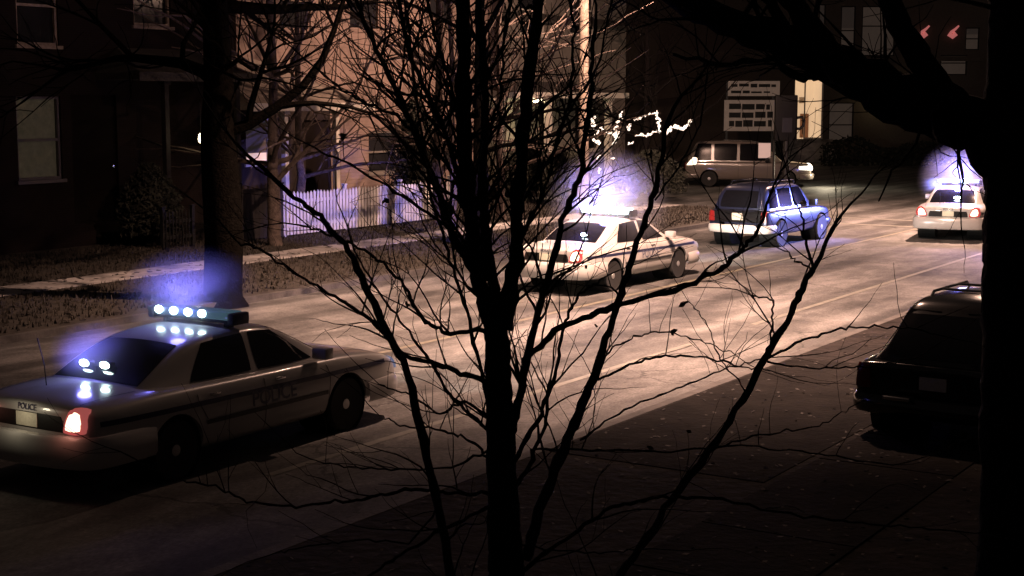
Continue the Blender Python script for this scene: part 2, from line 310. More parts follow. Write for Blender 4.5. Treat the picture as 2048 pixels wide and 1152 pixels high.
# ------------------------------------------------------------------ cars
def eval_mesh(o):
    dg = bpy.context.evaluated_depsgraph_get(); e = o.evaluated_get(dg); me = bpy.data.meshes.new_from_object(e); return me
def loft(stations, sect):
    bm = bmesh.new(); rings = []
    for st in stations:
        h = sect(st); full = h + [(-y, z) for y, z in h[-2:0:-1]]
        rings.append([bm.verts.new((st[0], y, z)) for y, z in full])
    n = len(rings[0])
    for A, B in zip(rings, rings[1:]):
        for k in range(n): bm.faces.new((A[k], A[(k + 1) % n], B[(k + 1) % n], B[k]))
    bm.faces.new(rings[0]); bm.faces.new(rings[-1][::-1])
    bmesh.ops.recalc_face_normals(bm, faces=bm.faces)
    return bm
class Car:
    def __init__(s, name, root, body_st, cabin_st, paint, wheels, wr, roofpaint=None):
        s.root = root
        def bs(st):
            x, zb, w_, zbelt, wt, zt = st
            return [(0, zb), (w_ * .8, zb), (w_ * .965, zb + .07), (w_, zb + (zbelt - zb) * .38), (w_, zb + (zbelt - zb) * .62), (w_ * .985, zbelt - .10), (w_ * .955, zbelt), (wt, zt - .012), (wt * .5, zt), (0, zt + .006)]
        ob = link('tmp', loft(body_st, bs), paint)
        m = ob.modifiers.new('s', 'SUBSURF'); m.levels = 2
        cut = []
        for x in wheels:
            bm = bmesh.new(); cyl(bm, (x, -2, wr - .0), (x, 2, wr - .0), wr + .06, n=40)
            c = link('cut', bm, M_black); c.hide_render = True; cut.append(c)
            md = ob.modifiers.new('b', 'BOOLEAN'); md.object = c; md.operation = 'DIFFERENCE'; md.solver = 'EXACT'
        bpy.context.view_layer.update(); me = eval_mesh(ob)
        for c in cut: bpy.data.objects.remove(c)
        bpy.data.objects.remove(ob)
        me.materials.clear(); me.materials.append(paint)
        for p in me.polygons: p.use_smooth = True
        me.set_sharp_from_angle(angle=R(35))
        me.name = 'body'; b = bpy.data.objects.new('body', me); C.objects.link(b); b.parent = root
        def cs(st):
            x, z0, wb, wt, zt = st
            return [(0, z0), (wb, z0), (wb, z0 + .02), (wb + (wt - wb) * .55, z0 + (zt - z0) * .5), (wt + (wb - wt) * .10, zt - (zt - z0) * .12), (wt - .05, zt - .012), (wt * .5, zt), (0, zt + .008)]
        oc = link('tmp2', loft(cabin_st, cs), roofpaint or paint)
        m = oc.modifiers.new('s', 'SUBSURF'); m.levels = 2
        bpy.context.view_layer.update(); mc = eval_mesh(oc); bpy.data.objects.remove(oc)
        for p in mc.polygons: p.use_smooth = True
        mc.name = 'roof'; o = bpy.data.objects.new('roof', mc); C.objects.link(o); o.parent = root
        vs = [v.co.copy() for v in me.vertices]; fs = [list(p.vertices) for p in me.polygons]; k = len(vs)
        s.bvh_b = BVHTree.FromPolygons(vs, fs)
        vs2 = [v.co.copy() for v in mc.vertices]; fs2 = [list(p.vertices) for p in mc.polygons]
        s.bvh_c = BVHTree.FromPolygons(vs2, fs2)
        s.bvh = BVHTree.FromPolygons(vs + vs2, fs + [[i + k for i in f] for f in fs2])
        # dark liner so wheel arches read black
        for x in wheels:
            for sd in (-1, 1):
                bm = bmesh.new(); lathe(bm, [(wr + .055, sd * .45), (wr + .055, sd * .93)], Matrix.Translation((x, 0, wr)), 24)
                bmesh.ops.delete(bm, geom=[f for f in bm.faces if len(f.verts) > 4 and abs(f.calc_center_median().y) > .6], context='FACES_ONLY')
                link('wheel_arch', bm, M_black, root)
        # wheels
        for x in wheels:
            for sd in (-1, 1):
                T = Matrix.Identity(4)
                bm = bmesh.new(); lathe(bm, [(wr * .66, -.10), (wr * .94, -.115), (wr, -.08), (wr, .08), (wr * .94, .115), (wr * .66, .10)], T)
                wh = link('wheel', bm, M_rub, root, 40); wh.location = (x, sd * .84, wr)
                bm = bmesh.new()
                lathe(bm, [(wr * .67, sd * .04), (wr * .67, sd * .098), (wr * .60, sd * .10), (wr * .56, sd * .06), (wr * .22, sd * .075), (wr * .18, sd * .105), (wr * .02, sd * .11)][::1], T)
                for k_ in range(10):
                    a = 2 * math.pi * k_ / 10; box(bm, wr * .28, wr * .5, sd * .066, sd * .078, -.012, .012, Matrix.Rotation(a, 4, 'Y'))
                link('rim', bm, M_alu, wh, 30)
    def hit(s, a, b, axis, side, bvh=None):
        bvh = bvh or s.bvh
        if axis == 'y': o = Vector((a, side * 4, b)); d = Vector((0, -side, 0))
        elif axis == 'x': o = Vector((2.7 + side * 6, a, b)); d = Vector((-side, 0, 0))
        else: o = Vector((a, b, 5)); d = Vector((0, 0, -1))
        h = bvh.ray_cast(o, d)
        return (h[0], h[1]) if h[0] is not None else (None, None)
    def patch(s, name, c4, axis, side, m, off=.008, nu=12, nv=8, rnd=.18, parent=None, bvh=None):
        bm = bmesh.new(); c = [Vector(q) for q in c4]; g = []
        dirs = {'y': Vector((0, side, 0)), 'x': Vector((side, 0, 0)), 'z': Vector((0, 0, 1))}[axis]
        last = None; ok = []
        for j in range(nv + 1):
            row = []
            for i in range(nu + 1):
                u = 2 * i / nu - 1; v = 2 * j / nv - 1
                uu = u * math.sqrt(1 - rnd * v * v / 2); vv = v * math.sqrt(1 - rnd * u * u / 2)
                uu = (uu + 1) / 2; vv = (vv + 1) / 2
                q = (c[0] * (1 - uu) + c[1] * uu) * (1 - vv) + (c[3] * (1 - uu) + c[2] * uu) * vv
                p, n = s.hit(q[0], q[1], axis, side, bvh)
                if p is None: row.append(None); continue
                if n.dot(dirs) < 0: n = -n
                row.append((bm.verts.new(p + n * off), bm.verts.new(p - n * .004)))
            g.append(row)
        for j in range(nv):
            for i in range(nu):
                q = [g[j][i], g[j][i + 1], g[j + 1][i + 1], g[j + 1][i]]
                if all(q): bm.faces.new([t[0] for t in q])
        def edge(seq):
            for a, b in zip(seq, seq[1:]):
                if a and b: bm.faces.new((a[0], b[0], b[1], a[1]))
        edge(g[0]); edge(g[-1]); edge([r[0] for r in g]); edge([r[-1] for r in g])
        bmesh.ops.recalc_face_normals(bm, faces=bm.faces)
        return link(name, bm, m, parent or s.root, 40)
    def line(s, name, pts, axis, side, width, m, off=.004, parent=None):
        bm = bmesh.new()
        fine = []
        for a, b in zip(pts, pts[1:]):
            a = Vector(a); b = Vector(b); k = max(2, int((b - a).length / .06))
            for i in range(k): fine.append(a.lerp(b, i / k))
        fine.append(Vector(pts[-1])); P3 = []
        dirs = {'y': Vector((0, side, 0)), 'x': Vector((side, 0, 0)), 'z': Vector((0, 0, 1))}[axis]
        for q in fine:
            p, n = s.hit(q[0], q[1], axis, side)
            if p is None: continue
            if n.dot(dirs) < 0: n = -n
            P3.append((p + n * off, n))
        pr = None
        for i, (p, n) in enumerate(P3):
            t = (P3[min(i + 1, len(P3) - 1)][0] - P3[max(i - 1, 0)][0]).normalized(); sdv = t.cross(n).normalized() * width / 2
            cur = (bm.verts.new(p - sdv), bm.verts.new(p + sdv))
            if pr: bm.faces.new((pr[0], pr[1], cur[1], cur[0]))
            pr = cur
        return link(name, bm, m, parent or s.root)
    def text(s, txt, x, z, size, side, m, name='lettering', slant=0.0):
        cu = bpy.data.curves.new('t', 'FONT'); cu.body = txt; cu.size = size; cu.align_x = 'CENTER'; cu.offset = size * .02
        to = bpy.data.objects.new('t', cu); C.objects.link(to); bpy.context.view_layer.update(); me = eval_mesh(to); bpy.data.objects.remove(to)
        bm = bmesh.new(); bm.from_mesh(me)
        bmesh.ops.triangulate(bm, faces=bm.faces)
        if side == 'x':
            for v in bm.verts:
                yy = x - v.co.x; p, n = s.hit(yy, z + v.co.y, 'x', -1)
                v.co = (p if p is not None else Vector((.1, yy, z + v.co.y))) + Vector((-.008, 0, .002))
            return link(name, bm, m, s.root)
        for v in bm.verts:
            xx = x - side * v.co.x; zz = z + v.co.y      # on the right side (-y) text runs rear -> front
            p, n = s.hit(xx, zz, 'y', side)
            if p is None: p = Vector((xx, side * .98, zz))
            v.co = p + Vector((0, side * .006, 0))
        return link(name, bm, m, s.root)
def sweep_bumper(root, plan, z0, z1, m, name, dirx):
    # plan: list of (x,y) from y=+ to y=-; a rounded rectangular profile swept along it
    bm = bmesh.new(); prof = [(-.05, z0), (.0, z0 + .015), (.03, z0 + .06), (.035, (z0 + z1) / 2), (.03, z1 - .05), (.0, z1 - .008), (-.06, z1)]
    pr = None; n = len(plan)
    for i, (x, y) in enumerate(plan):
        a = Vector(plan[max(i - 1, 0)]); b = Vector(plan[min(i + 1, n - 1)]); t = (b - a).normalized(); nr = Vector((t.y, -t.x))
        if nr.dot(Vector((x - 2.7, y))) < 0: nr = -nr
        cur = [bm.verts.new((x + nr.x * q, y + nr.y * q, z)) for q, z in prof]
        if pr:
            for k in range(len(prof) - 1): bm.faces.new((pr[k], pr[k + 1], cur[k + 1], cur[k]))
        pr = cur
    bmesh.ops.recalc_face_normals(bm, faces=bm.faces)
    return link(name, bm, m, root, 35)
def smooth_plan(pts, k=4):
    out = []; n = len(pts)
    for i in range(n - 1):
        p0, p1, p2, p3 = (Vector(pts[max(0, min(n - 1, j))]) for j in (i - 1, i, i + 1, i + 2))
        for q in range(k):
            t = q / k
            out.append(tuple(.5 * ((2 * p1) + (-p0 + p2) * t + (2 * p0 - 5 * p1 + 4 * p2 - p3) * t * t + (-p0 + 3 * p1 - 3 * p2 + p3) * t ** 3)))
    out.append(tuple(pts[-1])); return out

SEDAN_B = [(.10, .40, .84, .90, .66, .945), (.115, .39, .88, .915, .68, .965), (.30, .33, .955, .935, .74, 1.01), (.9, .25, .985, .955, .78, 1.035), (1.3, .23, .985, .96, .80, 1.03), (2.0, .22, .985, .955, .80, 1.0),
           (3.0, .22, .985, .945, .80, .99), (3.9, .22, .985, .935, .80, .985), (4.4, .24, .975, .915, .78, .965), (4.95, .28, .95, .86, .72, .90), (5.22, .33, .90, .78, .64, .81), (5.33, .38, .84, .70, .58, .73), (5.345, .40, .80, .68, .56, .70)]
SEDAN_C = [(.92, .97, .70, .60, 1.0), (1.0, .95, .80, .66, 1.03), (1.35, .93, .84, .66, 1.235), (1.75, .92, .855, .645, 1.405), (2.15, .92, .86, .635, 1.46), (2.7, .92, .86, .63, 1.475), (3.05, .92, .855, .625, 1.455),
           (3.35, .92, .85, .635, 1.36), (3.75, .93, .835, .66, 1.14), (4.05, .93, .80, .66, .99), (4.12, .94, .74, .60, .965)]
def make_sedan(loc, rz, brake=1.0):
    root = empty('police_car', loc, rz)
    c = Car('police_car', root, SEDAN_B, SEDAN_C, M_police, (1.27, 4.18), .335)
    for sd in (-1, 1):
        fw = c.patch('door_window', [(2.70, .985), (3.70, .975), (3.14, 1.375), (2.74, 1.405)], 'y', sd, M_glass, rnd=.10, bvh=c.bvh_c)
        rw = c.patch('door_window', [(1.62, 1.00), (2.60, .99), (2.64, 1.405), (1.98, 1.375)], 'y', sd, M_glass, rnd=.10, bvh=c.bvh_c)
        # seams of doors
        c.line('door_seam', [(2.66, .33), (2.67, .96)], 'y', sd, .014, M_trim); c.line('door_seam', [(3.78, .34), (3.84, .75), (3.76, .95)], 'y', sd, .014, M_trim)
        c.line('door_seam', [(1.72, .60), (1.60, .80), (1.58, .96)], 'y', sd, .014, M_trim); c.line('rub_strip', [(.45, .60), (5.0, .56)] if 0 else [(1.70, .57), (3.78, .56)], 'y', sd, .05, M_trim, off=.012)
        c.line('side_stripe', [(.25, .80), (5.0, .755)], 'y', sd, .055, M_decal, off=.003)
        for x in (1.78, 2.86):
            bm = bmesh.new(); box(bm, x, x + .17, sd * .955 - .02, sd * .955 + .02, .845, .875, None, .008); link('door_handle', bm, M_chrome, root, 30)
        bm = bmesh.new(); box(bm, 3.58, 3.74, sd * .90 - .0, sd * 1.12, .98, 1.12, None, .03)
        link('mirror', bm, M_police, root, 40)
        t = c.patch('tail_light', [(sd * .555, .70), (sd * .875, .71), (sd * .845, .94), (sd * .655, .94)], 'x', -1, M_tail, off=.045, nu=12, nv=9, rnd=.5)
        c.patch('bulb', [(sd * .595, .735), (sd * .835, .74), (sd * .805, .915), (sd * .675, .915)], 'x', -1, M_tailhot, off=.052, nu=12, nv=8, rnd=.6, parent=t)
        c.patch('headlight', [(sd * .50, .60), (sd * .84, .60), (sd * .82, .735), (sd * .52, .735)], 'x', 1, M_headoff, off=.03, nu=8, nv=5, rnd=.25)
        plight('tail_glow', (-.06, sd * .73, .80), 0.7 * brake, (1, .35, .25), .08, root)
    rw = c.patch('rear_window', [(1.02, -.66), (1.02, .66), (1.74, .54), (1.74, -.54)], 'z', 1, M_glass, rnd=.12, nu=14, nv=8)
    c.patch('windscreen', [(3.98, -.68), (3.98, .68), (3.18, .54), (3.18, -.54)], 'z', 1, M_glass, rnd=.10, nu=14, nv=8)
    c.line('boot_seam', [(.22, -.66), (.92, -.72)], 'z', 1, .012, M_trim); c.line('boot_seam', [(.22, .66), (.92, .72)], 'z', 1, .012, M_trim)
    c.line('bonnet_seam', [(4.05, -.74), (5.1, -.62)], 'z', 1, .012, M_trim); c.line('bonnet_seam', [(4.05, .74), (5.1, .62)], 'z', 1, .012, M_trim)
    c.patch('plate_recess', [(-.56, .70), (.56, .70), (.52, .865), (-.52, .865)], 'x', -1, M_black, off=.006, nu=10, nv=4, rnd=.1)
    pl = c.patch('number_plate', [(-.16, .715), (.16, .715), (.16, .86), (-.16, .86)], 'x', -1, M_plate, off=.014, nu=6, nv=4, rnd=.04)
    c.text('POLICE', 0, .885, .085, 'x', M_decal, 'boot_lettering')
    sweep_bumper(root, smooth_plan([(.95, .965), (.45, .985), (.16, .93), (.02, .72), (-.045, .35), (-.055, 0), (-.045, -.35), (.02, -.72), (.16, -.93), (.45, -.985), (.95, -.965)]), .34, .69, M_police, 'rear_bumper', -1)
    sweep_bumper(root, smooth_plan([(4.6, .955), (5.0, .96), (5.26, .88), (5.40, .65), (5.46, .3), (5.47, 0), (5.46, -.3), (5.40, -.65), (5.26, -.88), (5.0, -.96), (4.6, -.955)]), .27, .56, M_police, 'front_bumper', 1)
    c.patch('grille', [(-.42, .585), (.42, .585), (.42, .70), (-.42, .70)], 'x', 1, M_black, off=.02, nu=8, nv=4)
    c.text('POLICE', 2.82, .615, .235, -1, M_letter); c.text('POLICE', 2.82, .615, .235, 1, M_letter)
    bm = bmesh.new(); tube(bm, [(.62, .30, 1.0), (.60, .30, 1.25), (.52, .30, 1.55)], .006, 6); link('aerial', bm, M_black, root)
    c.patch('fuel_flap', [(1.02, .80), (1.20, .80), (1.20, .93), (1.02, .93)], 'y', 1, M_police, off=.004, nu=4, nv=4)
    return root, c
def light_bar(car, lit, lens=None, sz=1.0, zb=1.50, x=2.62, half=.63):
    b = bmesh.new(); box(b, x - .13, x + .13, -half, half, zb + .02, zb + .055, None, .01)
    for sd in (-1, 1): box(b, x - .05, x + .05, sd * .48 - .03, sd * .48 + .03, zb - .05, zb + .02)
    lb = link('light_bar', b, M_black, car, 30)
    b = bmesh.new(); box(b, x - .125, x + .125, -half + .05, half - .05, zb + .03, zb + (.15 if lens else .175), None, .03)
    link('lens', b, lens or M_strobe2, lb, 30)
    for sd in (-1, 1):
        b = bmesh.new(); box(b, x - .14, x + .14, sd * half - .05, sd * half + .05, zb, zb + .14, None, .03); link('end_cap', b, M_black, lb, 30)
    for y in lit:
        b = bmesh.new(); T = Matrix.Translation((x - .135, y, zb + .11)) @ Matrix.Rotation(R(90), 4, 'Z')
        lathe(b, [(.052 * sz, -.02), (.058 * sz, 0), (.045 * sz, .02), (.01, .03)], T, 16)
        for v in b.verts:
            v.co.z = zb + .11 + (v.co.z - zb - .11) * .8
        link('strobe', b, M_strobe, lb, 40)
    return lb
def deck_light(car, c, ys, sz=1.0, x0=1.20):
    for y in ys:
        p, n = c.hit(x0, y, 'z', 1)
        b = bmesh.new(); box(b, p.x - .05, p.x + .03, y - .085 * sz, y + .085 * sz, p.z - .01, p.z + .075, None, .015); h = link('deck_light', b, M_black, car, 30)
        b = bmesh.new(); T = Matrix.Translation((p.x - .052, y, p.z + .04)) @ Matrix.Rotation(R(90), 4, 'Z')
        lathe(b, [(.036, -.008), (.04, 0), (.03, .012), (.01, .015)], T, 14)
        for v in b.verts: v.co.y = y + (v.co.y - y) * 1.9 * sz
        link('strobe', b, M_strobe, h, 40)
def place(root, x, y, h): root.location = (x, y, ZR); root.rotation_euler = (0, 0, R(90) - h)

car1, cc = make_sedan((0, 0, 0), 0); place(car1, -5.07, 15.15, .562)
tag(car1, 'nearest white police sedan, four strobes lit on its roof and two in its window', 'police car', 'police cars stopped along the street')
light_bar(car1, (.50, .26, .03, -.19), mat('light_bar_lens_dim', (.03, .06, .10), .12, coat=.5, emit=(.35, .7, .8), estr=.10)); deck_light(car1, cc, (.30, -.02))
plight('strobe_glow', (2.35, .16, 1.92), 14, BLUE, .12, car1); plight('strobe_glow', (.98, .14, 1.26), 5.5, BLUE, .08, car1)
car2, c2 = make_sedan((0, 0, 0), 0); place(car2, .655, 31.1, .60)
tag(car2, 'white police sedan whose whole roof light bar blazes white, stopped behind the boxy wagon', 'police car', 'police cars stopped along the street')
light_bar(car2, [-.52 + .105 * i for i in range(11)], sz=1.5); deck_light(car2, c2, (-.28,), 1.0)
plight('strobe_glow', (2.35, 0, 1.95), 95, (.42, .34, 1.0), .12, car2); plight('strobe_glow', (1.0, -.2, 1.3), 20, BLUE, .08, car2)
for sd in (-1, 1): plight('headlight_beam', (5.5, sd * .65, .68), 1500, (1, .93, .84), .05, car2, spot=R(44), aim=(1, -.02, -.045))
for sd in (-1, 1): plight('headlight_beam', (5.5, sd * .65, .68), 700, (1, .85, .72), .05, car1, spot=R(50), aim=(1, 0, -.06))
car3, c3 = make_sedan((0, 0, 0), 0, 1.0); place(car3, 12.45, 42.8, .40)
tag(car3, 'farthest white police sedan, seen from behind, two strobes lit on its roof bar', 'police car', 'police cars stopped along the street')
light_bar(car3, (.10, -.20), mat('light_bar_lens_half', (.1, .2, .3), .12, emit=(.55, .8, 1), estr=1.4), sz=1.7); deck_light(car3, c3, (-.12,), 1.3)
plight('strobe_glow', (2.35, 0, 1.95), 260, BLUE, .12, car3); plight('strobe_glow', (1.0, -.1, 1.3), 26, BLUE, .08, car3)

# added scattering volumes imitating lens glow round the light bars, lit by the strobes
def lens_halo(label, car, cx, cz, rad, dens, sq=.8):
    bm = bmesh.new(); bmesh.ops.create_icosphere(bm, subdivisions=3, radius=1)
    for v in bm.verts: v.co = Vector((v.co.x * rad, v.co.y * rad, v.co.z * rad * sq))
    m = bpy.data.materials.new('lens_halo'); m.use_nodes = True; t = m.node_tree; t.nodes.remove(t.nodes['Principled BSDF'])
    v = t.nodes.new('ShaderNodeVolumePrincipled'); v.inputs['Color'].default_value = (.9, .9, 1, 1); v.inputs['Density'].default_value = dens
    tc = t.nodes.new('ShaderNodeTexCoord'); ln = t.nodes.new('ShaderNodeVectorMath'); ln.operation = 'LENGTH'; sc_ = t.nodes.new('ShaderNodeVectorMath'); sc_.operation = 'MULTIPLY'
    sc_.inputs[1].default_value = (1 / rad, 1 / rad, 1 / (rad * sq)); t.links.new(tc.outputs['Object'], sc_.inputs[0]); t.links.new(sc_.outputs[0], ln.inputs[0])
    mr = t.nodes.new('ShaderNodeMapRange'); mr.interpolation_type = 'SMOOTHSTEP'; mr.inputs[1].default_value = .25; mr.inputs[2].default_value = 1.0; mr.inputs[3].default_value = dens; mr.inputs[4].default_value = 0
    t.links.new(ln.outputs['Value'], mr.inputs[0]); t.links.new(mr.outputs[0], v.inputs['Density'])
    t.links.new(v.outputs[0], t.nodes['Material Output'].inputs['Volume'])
    o = link('lens_halo', bm, m); o.matrix_world = car.matrix_world.copy(); bpy.context.view_layer.update()
    h = car.rotation_euler.z; o.location = car.location + Vector((math.cos(h) * cx, math.sin(h) * cx, cz)); tag(o, label, 'lens_halo', kind='stuff'); return o
def strobe_beam(car, x, z, power, y=0.0, col=BLUE, ang=160):
    plight('strobe_beam', (x, y, z), power, col, .26, car, spot=R(ang), aim=(0, 0, 1), blend=.4)
lens_halo('added volume imitating blue lens glow round the roof bar of the nearest police car', car1, 2.55, 1.62, 1.0, .22)
lens_halo('added volume imitating blue lens glow round the roof bar of the middle police car', car2, 2.6, 1.66, 1.5, .24, .95)
lens_halo('added volume imitating blue lens glow round the roof bar of the farthest police car', car3, 2.6, 1.62, 1.3, .2, .95)
plight('strobe_beam', (2.6, .3, 1.66), 24000, (.30, .25, 1), .1, car2, spot=R(36), aim=(6.4, 12.9, -2.9), blend=.35)
plight('strobe_beam', (2.5, .3, 1.62), 19000, (.22, .26, 1), .1, car3, spot=R(34), aim=(-4.5, 3.74, -1.15), blend=.8)
for c_ in (car1, car2, car3): plight('plate_lamp', (-.16, 0, .90), 1.6, (1, .85, .6), .04, c_)
lens_halo('added volume imitating blue lens glow round the rear window strobes of the nearest police car', car1, 1.12, 1.22, .62, .22, .85)
plight('strobe_beam', (.98, .14, 1.20), 130, BLUE, .16, car1, spot=R(138), aim=(-.2, 0, 1), blend=.2)
strobe_beam(car1, 2.5, 1.60, 520, .05, ang=146); strobe_beam(car2, 2.5, 1.62, 1050); strobe_beam(car3, 2.5, 1.62, 950)
plight('strobe_beam', (2.3, -.3, 1.72), 1500, (.42, .28, 1), .1, car3, spot=R(44), aim=(-1, -.5, -.2), blend=.9)

# boxy wagon / sport utility vehicles
def make_suv(name, L, Wd, Hh, paint, rack=True, rw_=1.0, rh=.07, bumper=None, belt=1.02, lamps=M_taildim, rearslope=.35, plate=True, round_=0.0):
    root = empty(name, (0, 0, 0)); k = Wd / 1.95; l = L / 4.8
    B = [(.06, .46, .88 * k, belt - .04, .74 * k, belt), (.075, .44, .92 * k, belt - .02, .78 * k, belt + .02), (.30, .36, .965 * k, belt, .82 * k, belt + .03), (1.0 * l, .30, .975 * k, belt, .84 * k, belt + .03), (2.0 * l, .28, .975 * k, belt, .84 * k, belt + .02),
         (3.3 * l, .28, .975 * k, belt - .01, .84 * k, belt + .02), (3.8 * l, .30, .97 * k, belt - .02, .80 * k, belt + .01), (4.4 * l, .34, .94 * k, belt - .08, .74 * k, belt - .04), (4.68 * l, .40, .88 * k, belt - .16, .66 * k, belt - .12), (4.75 * l, .44, .82 * k, belt - .25, .6 * k, belt - .2)]
    zt = Hh
    Cb = [(.10, belt - .06, .80 * k, .72 * k * rw_, belt + .05), (.16 + round_ * .3, belt - .07, .86 * k, .70 * k * rw_, belt + (zt - belt) * .5), (.30 + rearslope * .4 + round_ * .3, belt - .07, .875 * k, .68 * k * rw_, zt - .05 - round_ * .12), (.55 + rearslope * .5, belt - .07, .88 * k, .685 * k * rw_, zt), (1.5 * l, belt - .07, .88 * k, .69 * k * rw_, zt + .015), (2.5 * l, belt - .07, .88 * k, .685 * k * rw_, zt),
          (2.85 * l, belt - .07, .875 * k, .68 * k * rw_, zt - .08), (3.2 * l, belt - .06, .86 * k, .69 * k, belt + (zt - belt) * .52), (3.6 * l, belt - .05, .83 * k, .70 * k, belt + .05), (3.68 * l, belt - .04, .76 * k, .64 * k, belt + .02)]
    c = Car(name, root, B, Cb, paint, (.95 * l, 3.85 * l), .37)
    for sd in (-1, 1):
        z0, z1 = belt + .055, zt - .13
        c.patch('side_window', [(.40, z0), (1.02 * l, z0), (1.02 * l, z1), (.62, z1)], 'y', sd, M_glass, bvh=c.bvh_c, rnd=.12)
        c.patch('door_window', [(1.12 * l, z0), (1.98 * l, z0), (1.98 * l, z1), (1.12 * l, z1)], 'y', sd, M_glass, bvh=c.bvh_c, rnd=.1)
        c.patch('door_window', [(2.08 * l, z0), (3.12 * l, z0), (2.72 * l, z1), (2.08 * l, z1)], 'y', sd, M_glass, bvh=c.bvh_c, rnd=.1)
        c.line('door_seam', [(2.03 * l, .42), (2.03 * l, belt)], 'y', sd, .014, M_trim); c.line('door_seam', [(3.1 * l, .42), (3.12 * l, belt)], 'y', sd, .014, M_trim); c.line('door_seam', [(1.25 * l, .75), (1.07 * l, belt)], 'y', sd, .014, M_trim)
        for x in (1.15 * l, 2.12 * l):
            bm = bmesh.new(); y = .965 * k; box(bm, x, x + .16, sd * y - .02, sd * y + .02, belt - .12, belt - .09, None, .008); link('door_handle', bm, paint, root, 30)
        bm = bmesh.new(); box(bm, 3.02 * l, 3.18 * l, sd * .90 * k, sd * 1.12 * k, belt + .02, belt + .19, None, .03); link('mirror', bm, M_black, root, 40)
        c.patch('tail_light', [(sd * .72 * k, belt - .30), (sd * .90 * k, belt - .30), (sd * .88 * k, belt - .03), (sd * .74 * k, belt - .03)], 'x', -1, lamps, off=.03, nu=6, nv=6, rnd=.2)
        c.patch('headlight', [(sd * .48 * k, belt - .40), (sd * .80 * k, belt - .40), (sd * .78 * k, belt - .27), (sd * .5 * k, belt - .27)], 'x', 1, M_headoff, off=.03, nu=6, nv=5, rnd=.2)
        if rack:
            bm = bmesh.new(); ry = .60 * k * (rw_ if rw_ == 1 else rw_ * .92); rx = .75 + round_ * .6; tube(bm, [(rx, sd * ry, zt - .03), (rx + .12, sd * ry, zt + rh), (2.5 * l, sd * ry, zt + rh), (2.6 * l, sd * ry, zt - .03)], .018, 8); rk = link('roof_rail', bm, M_chrome, root, 40)
    if rack:
        for x in (rx + .4, 2.2 * l):
            bm = bmesh.new(); cyl(bm, (x, -ry, zt + rh), (x, ry, zt + rh), .016, n=8); link('roof_bar', bm, M_chrome, root, 40)
    c.patch('rear_window', [(-.60 * k, belt + .08), (.60 * k, belt + .08), (.54 * k, zt - .17), (-.54 * k, zt - .17)], 'x', -1, M_glass, off=.01, nu=12, nv=8, rnd=.15)
    c.patch('windscreen', [(3.5 * l, -.70 * k), (3.5 * l, .70 * k), (2.92 * l, .58 * k), (2.92 * l, -.58 * k)], 'z', 1, M_glass, rnd=.1, nu=12, nv=8)
    if plate: c.patch('number_plate', [(-.16, belt - .26), (.16, belt - .26), (.16, belt - .11), (-.16, belt - .11)], 'x', -1, M_plate, off=.02, nu=6, nv=4, rnd=.04)
    sweep_bumper(root, smooth_plan([(.55, .97 * k), (.25, .97 * k), (.05, .85 * k), (-.04, .5 * k), (-.06, 0), (-.04, -.5 * k), (.05, -.85 * k), (.25, -.97 * k), (.55, -.97 * k)]), .40, .64, bumper or paint, 'rear_bumper', -1)
    sweep_bumper(root, smooth_plan([(L - .6, .96 * k), (L - .3, .95 * k), (L - .08, .82 * k), (L + .02, .4 * k), (L + .04, 0), (L + .02, -.4 * k), (L - .08, -.82 * k), (L - .3, -.95 * k), (L - .6, -.96 * k)]), .36, .62, paint, 'front_bumper', 1)
    return root, c
suv, cs_ = make_suv('sport_utility_vehicle', 4.6, 1.85, 1.72, M_silver, bumper=mat('pale_bumper', (.6, .58, .55), .4), lamps=mat('tail_lens_glow', (.2, .01, .01), .3, emit=(1, .15, .12), estr=.05))
# the tailgate is a black patch laid over the rear of the body
cs_.patch('tailgate', [(-.74, .70), (.74, .70), (.72, 1.05), (-.72, 1.05)], 'x', -1, M_blackp, off=.012, nu=12, nv=6, rnd=.08)
cs_.patch('number_plate', [(-.16, .80), (.16, .80), (.16, .95), (-.16, .95)], 'x', -1, M_plate, off=.03, nu=6, nv=4, rnd=.04)
place(suv, 6.15, 41.0, .60)
tag(suv, 'wagon with dark tailgate and blue-lit flank stopped ahead of the middle police car', 'car')
nsuv, cn = make_suv('sport_utility_vehicle', 4.75, 2.0, 1.70, M_blackp, lamps=M_taildim, round_=.7, rearslope=.6, belt=1.0, rw_=.82, rh=.035)
place(nsuv, 4.80, 16.9, .62)
bm = bmesh.new(); box(bm, -.20, -.05, .18, .50, .63, .67, None, .012); link('step_pad', bm, M_chrome, nsuv, 30)
bm = bmesh.new(); lathe(bm, [(.04, 0), (.045, .01), (.02, .02)], Matrix.Translation((-.02, .62, .47)) @ Matrix.Rotation(R(90), 4, 'Z'), 14); link('reflector', bm, M_taildim, nsuv, 30)
tag(nsuv, 'black rounded sport utility vehicle parked by the near kerb under the big dark tree', 'car')

# van crossing beyond the junction
van, cv = make_suv('van', 5.9, 2.1, 2.12, M_darkp, rack=False, belt=1.15, round_=.5, plate=False, rearslope=.2)
vp = gnd(1372, 372); van.location = (vp.x, vp.y + .6, ZR); van.rotation_euler = (0, 0, R(-9))
tag(van, 'taupe van seen side on in the junction, headlight lit at its right end', 'van')
vc = van
for sd in (-1, 1):
    t = cv.patch('headlight', [(sd * .55, .80), (sd * .92, .80), (sd * .90, 1.00), (sd * .57, 1.0)], 'x', 1, M_head, off=.05, nu=6, nv=4, rnd=.2)
cv.patch('side_lamp', [(5.25, .82), (5.72, .80), (5.70, .98), (5.25, .96)], 'y', -1, M_head, off=.02, nu=6, nv=4, rnd=.3)
cv.patch('rear_lamp', [(.10, .98), (.58, 1.02), (.62, 1.32), (.42, 1.36)], 'y', -1, M_tailhot, off=.02, nu=6, nv=6, rnd=.3)
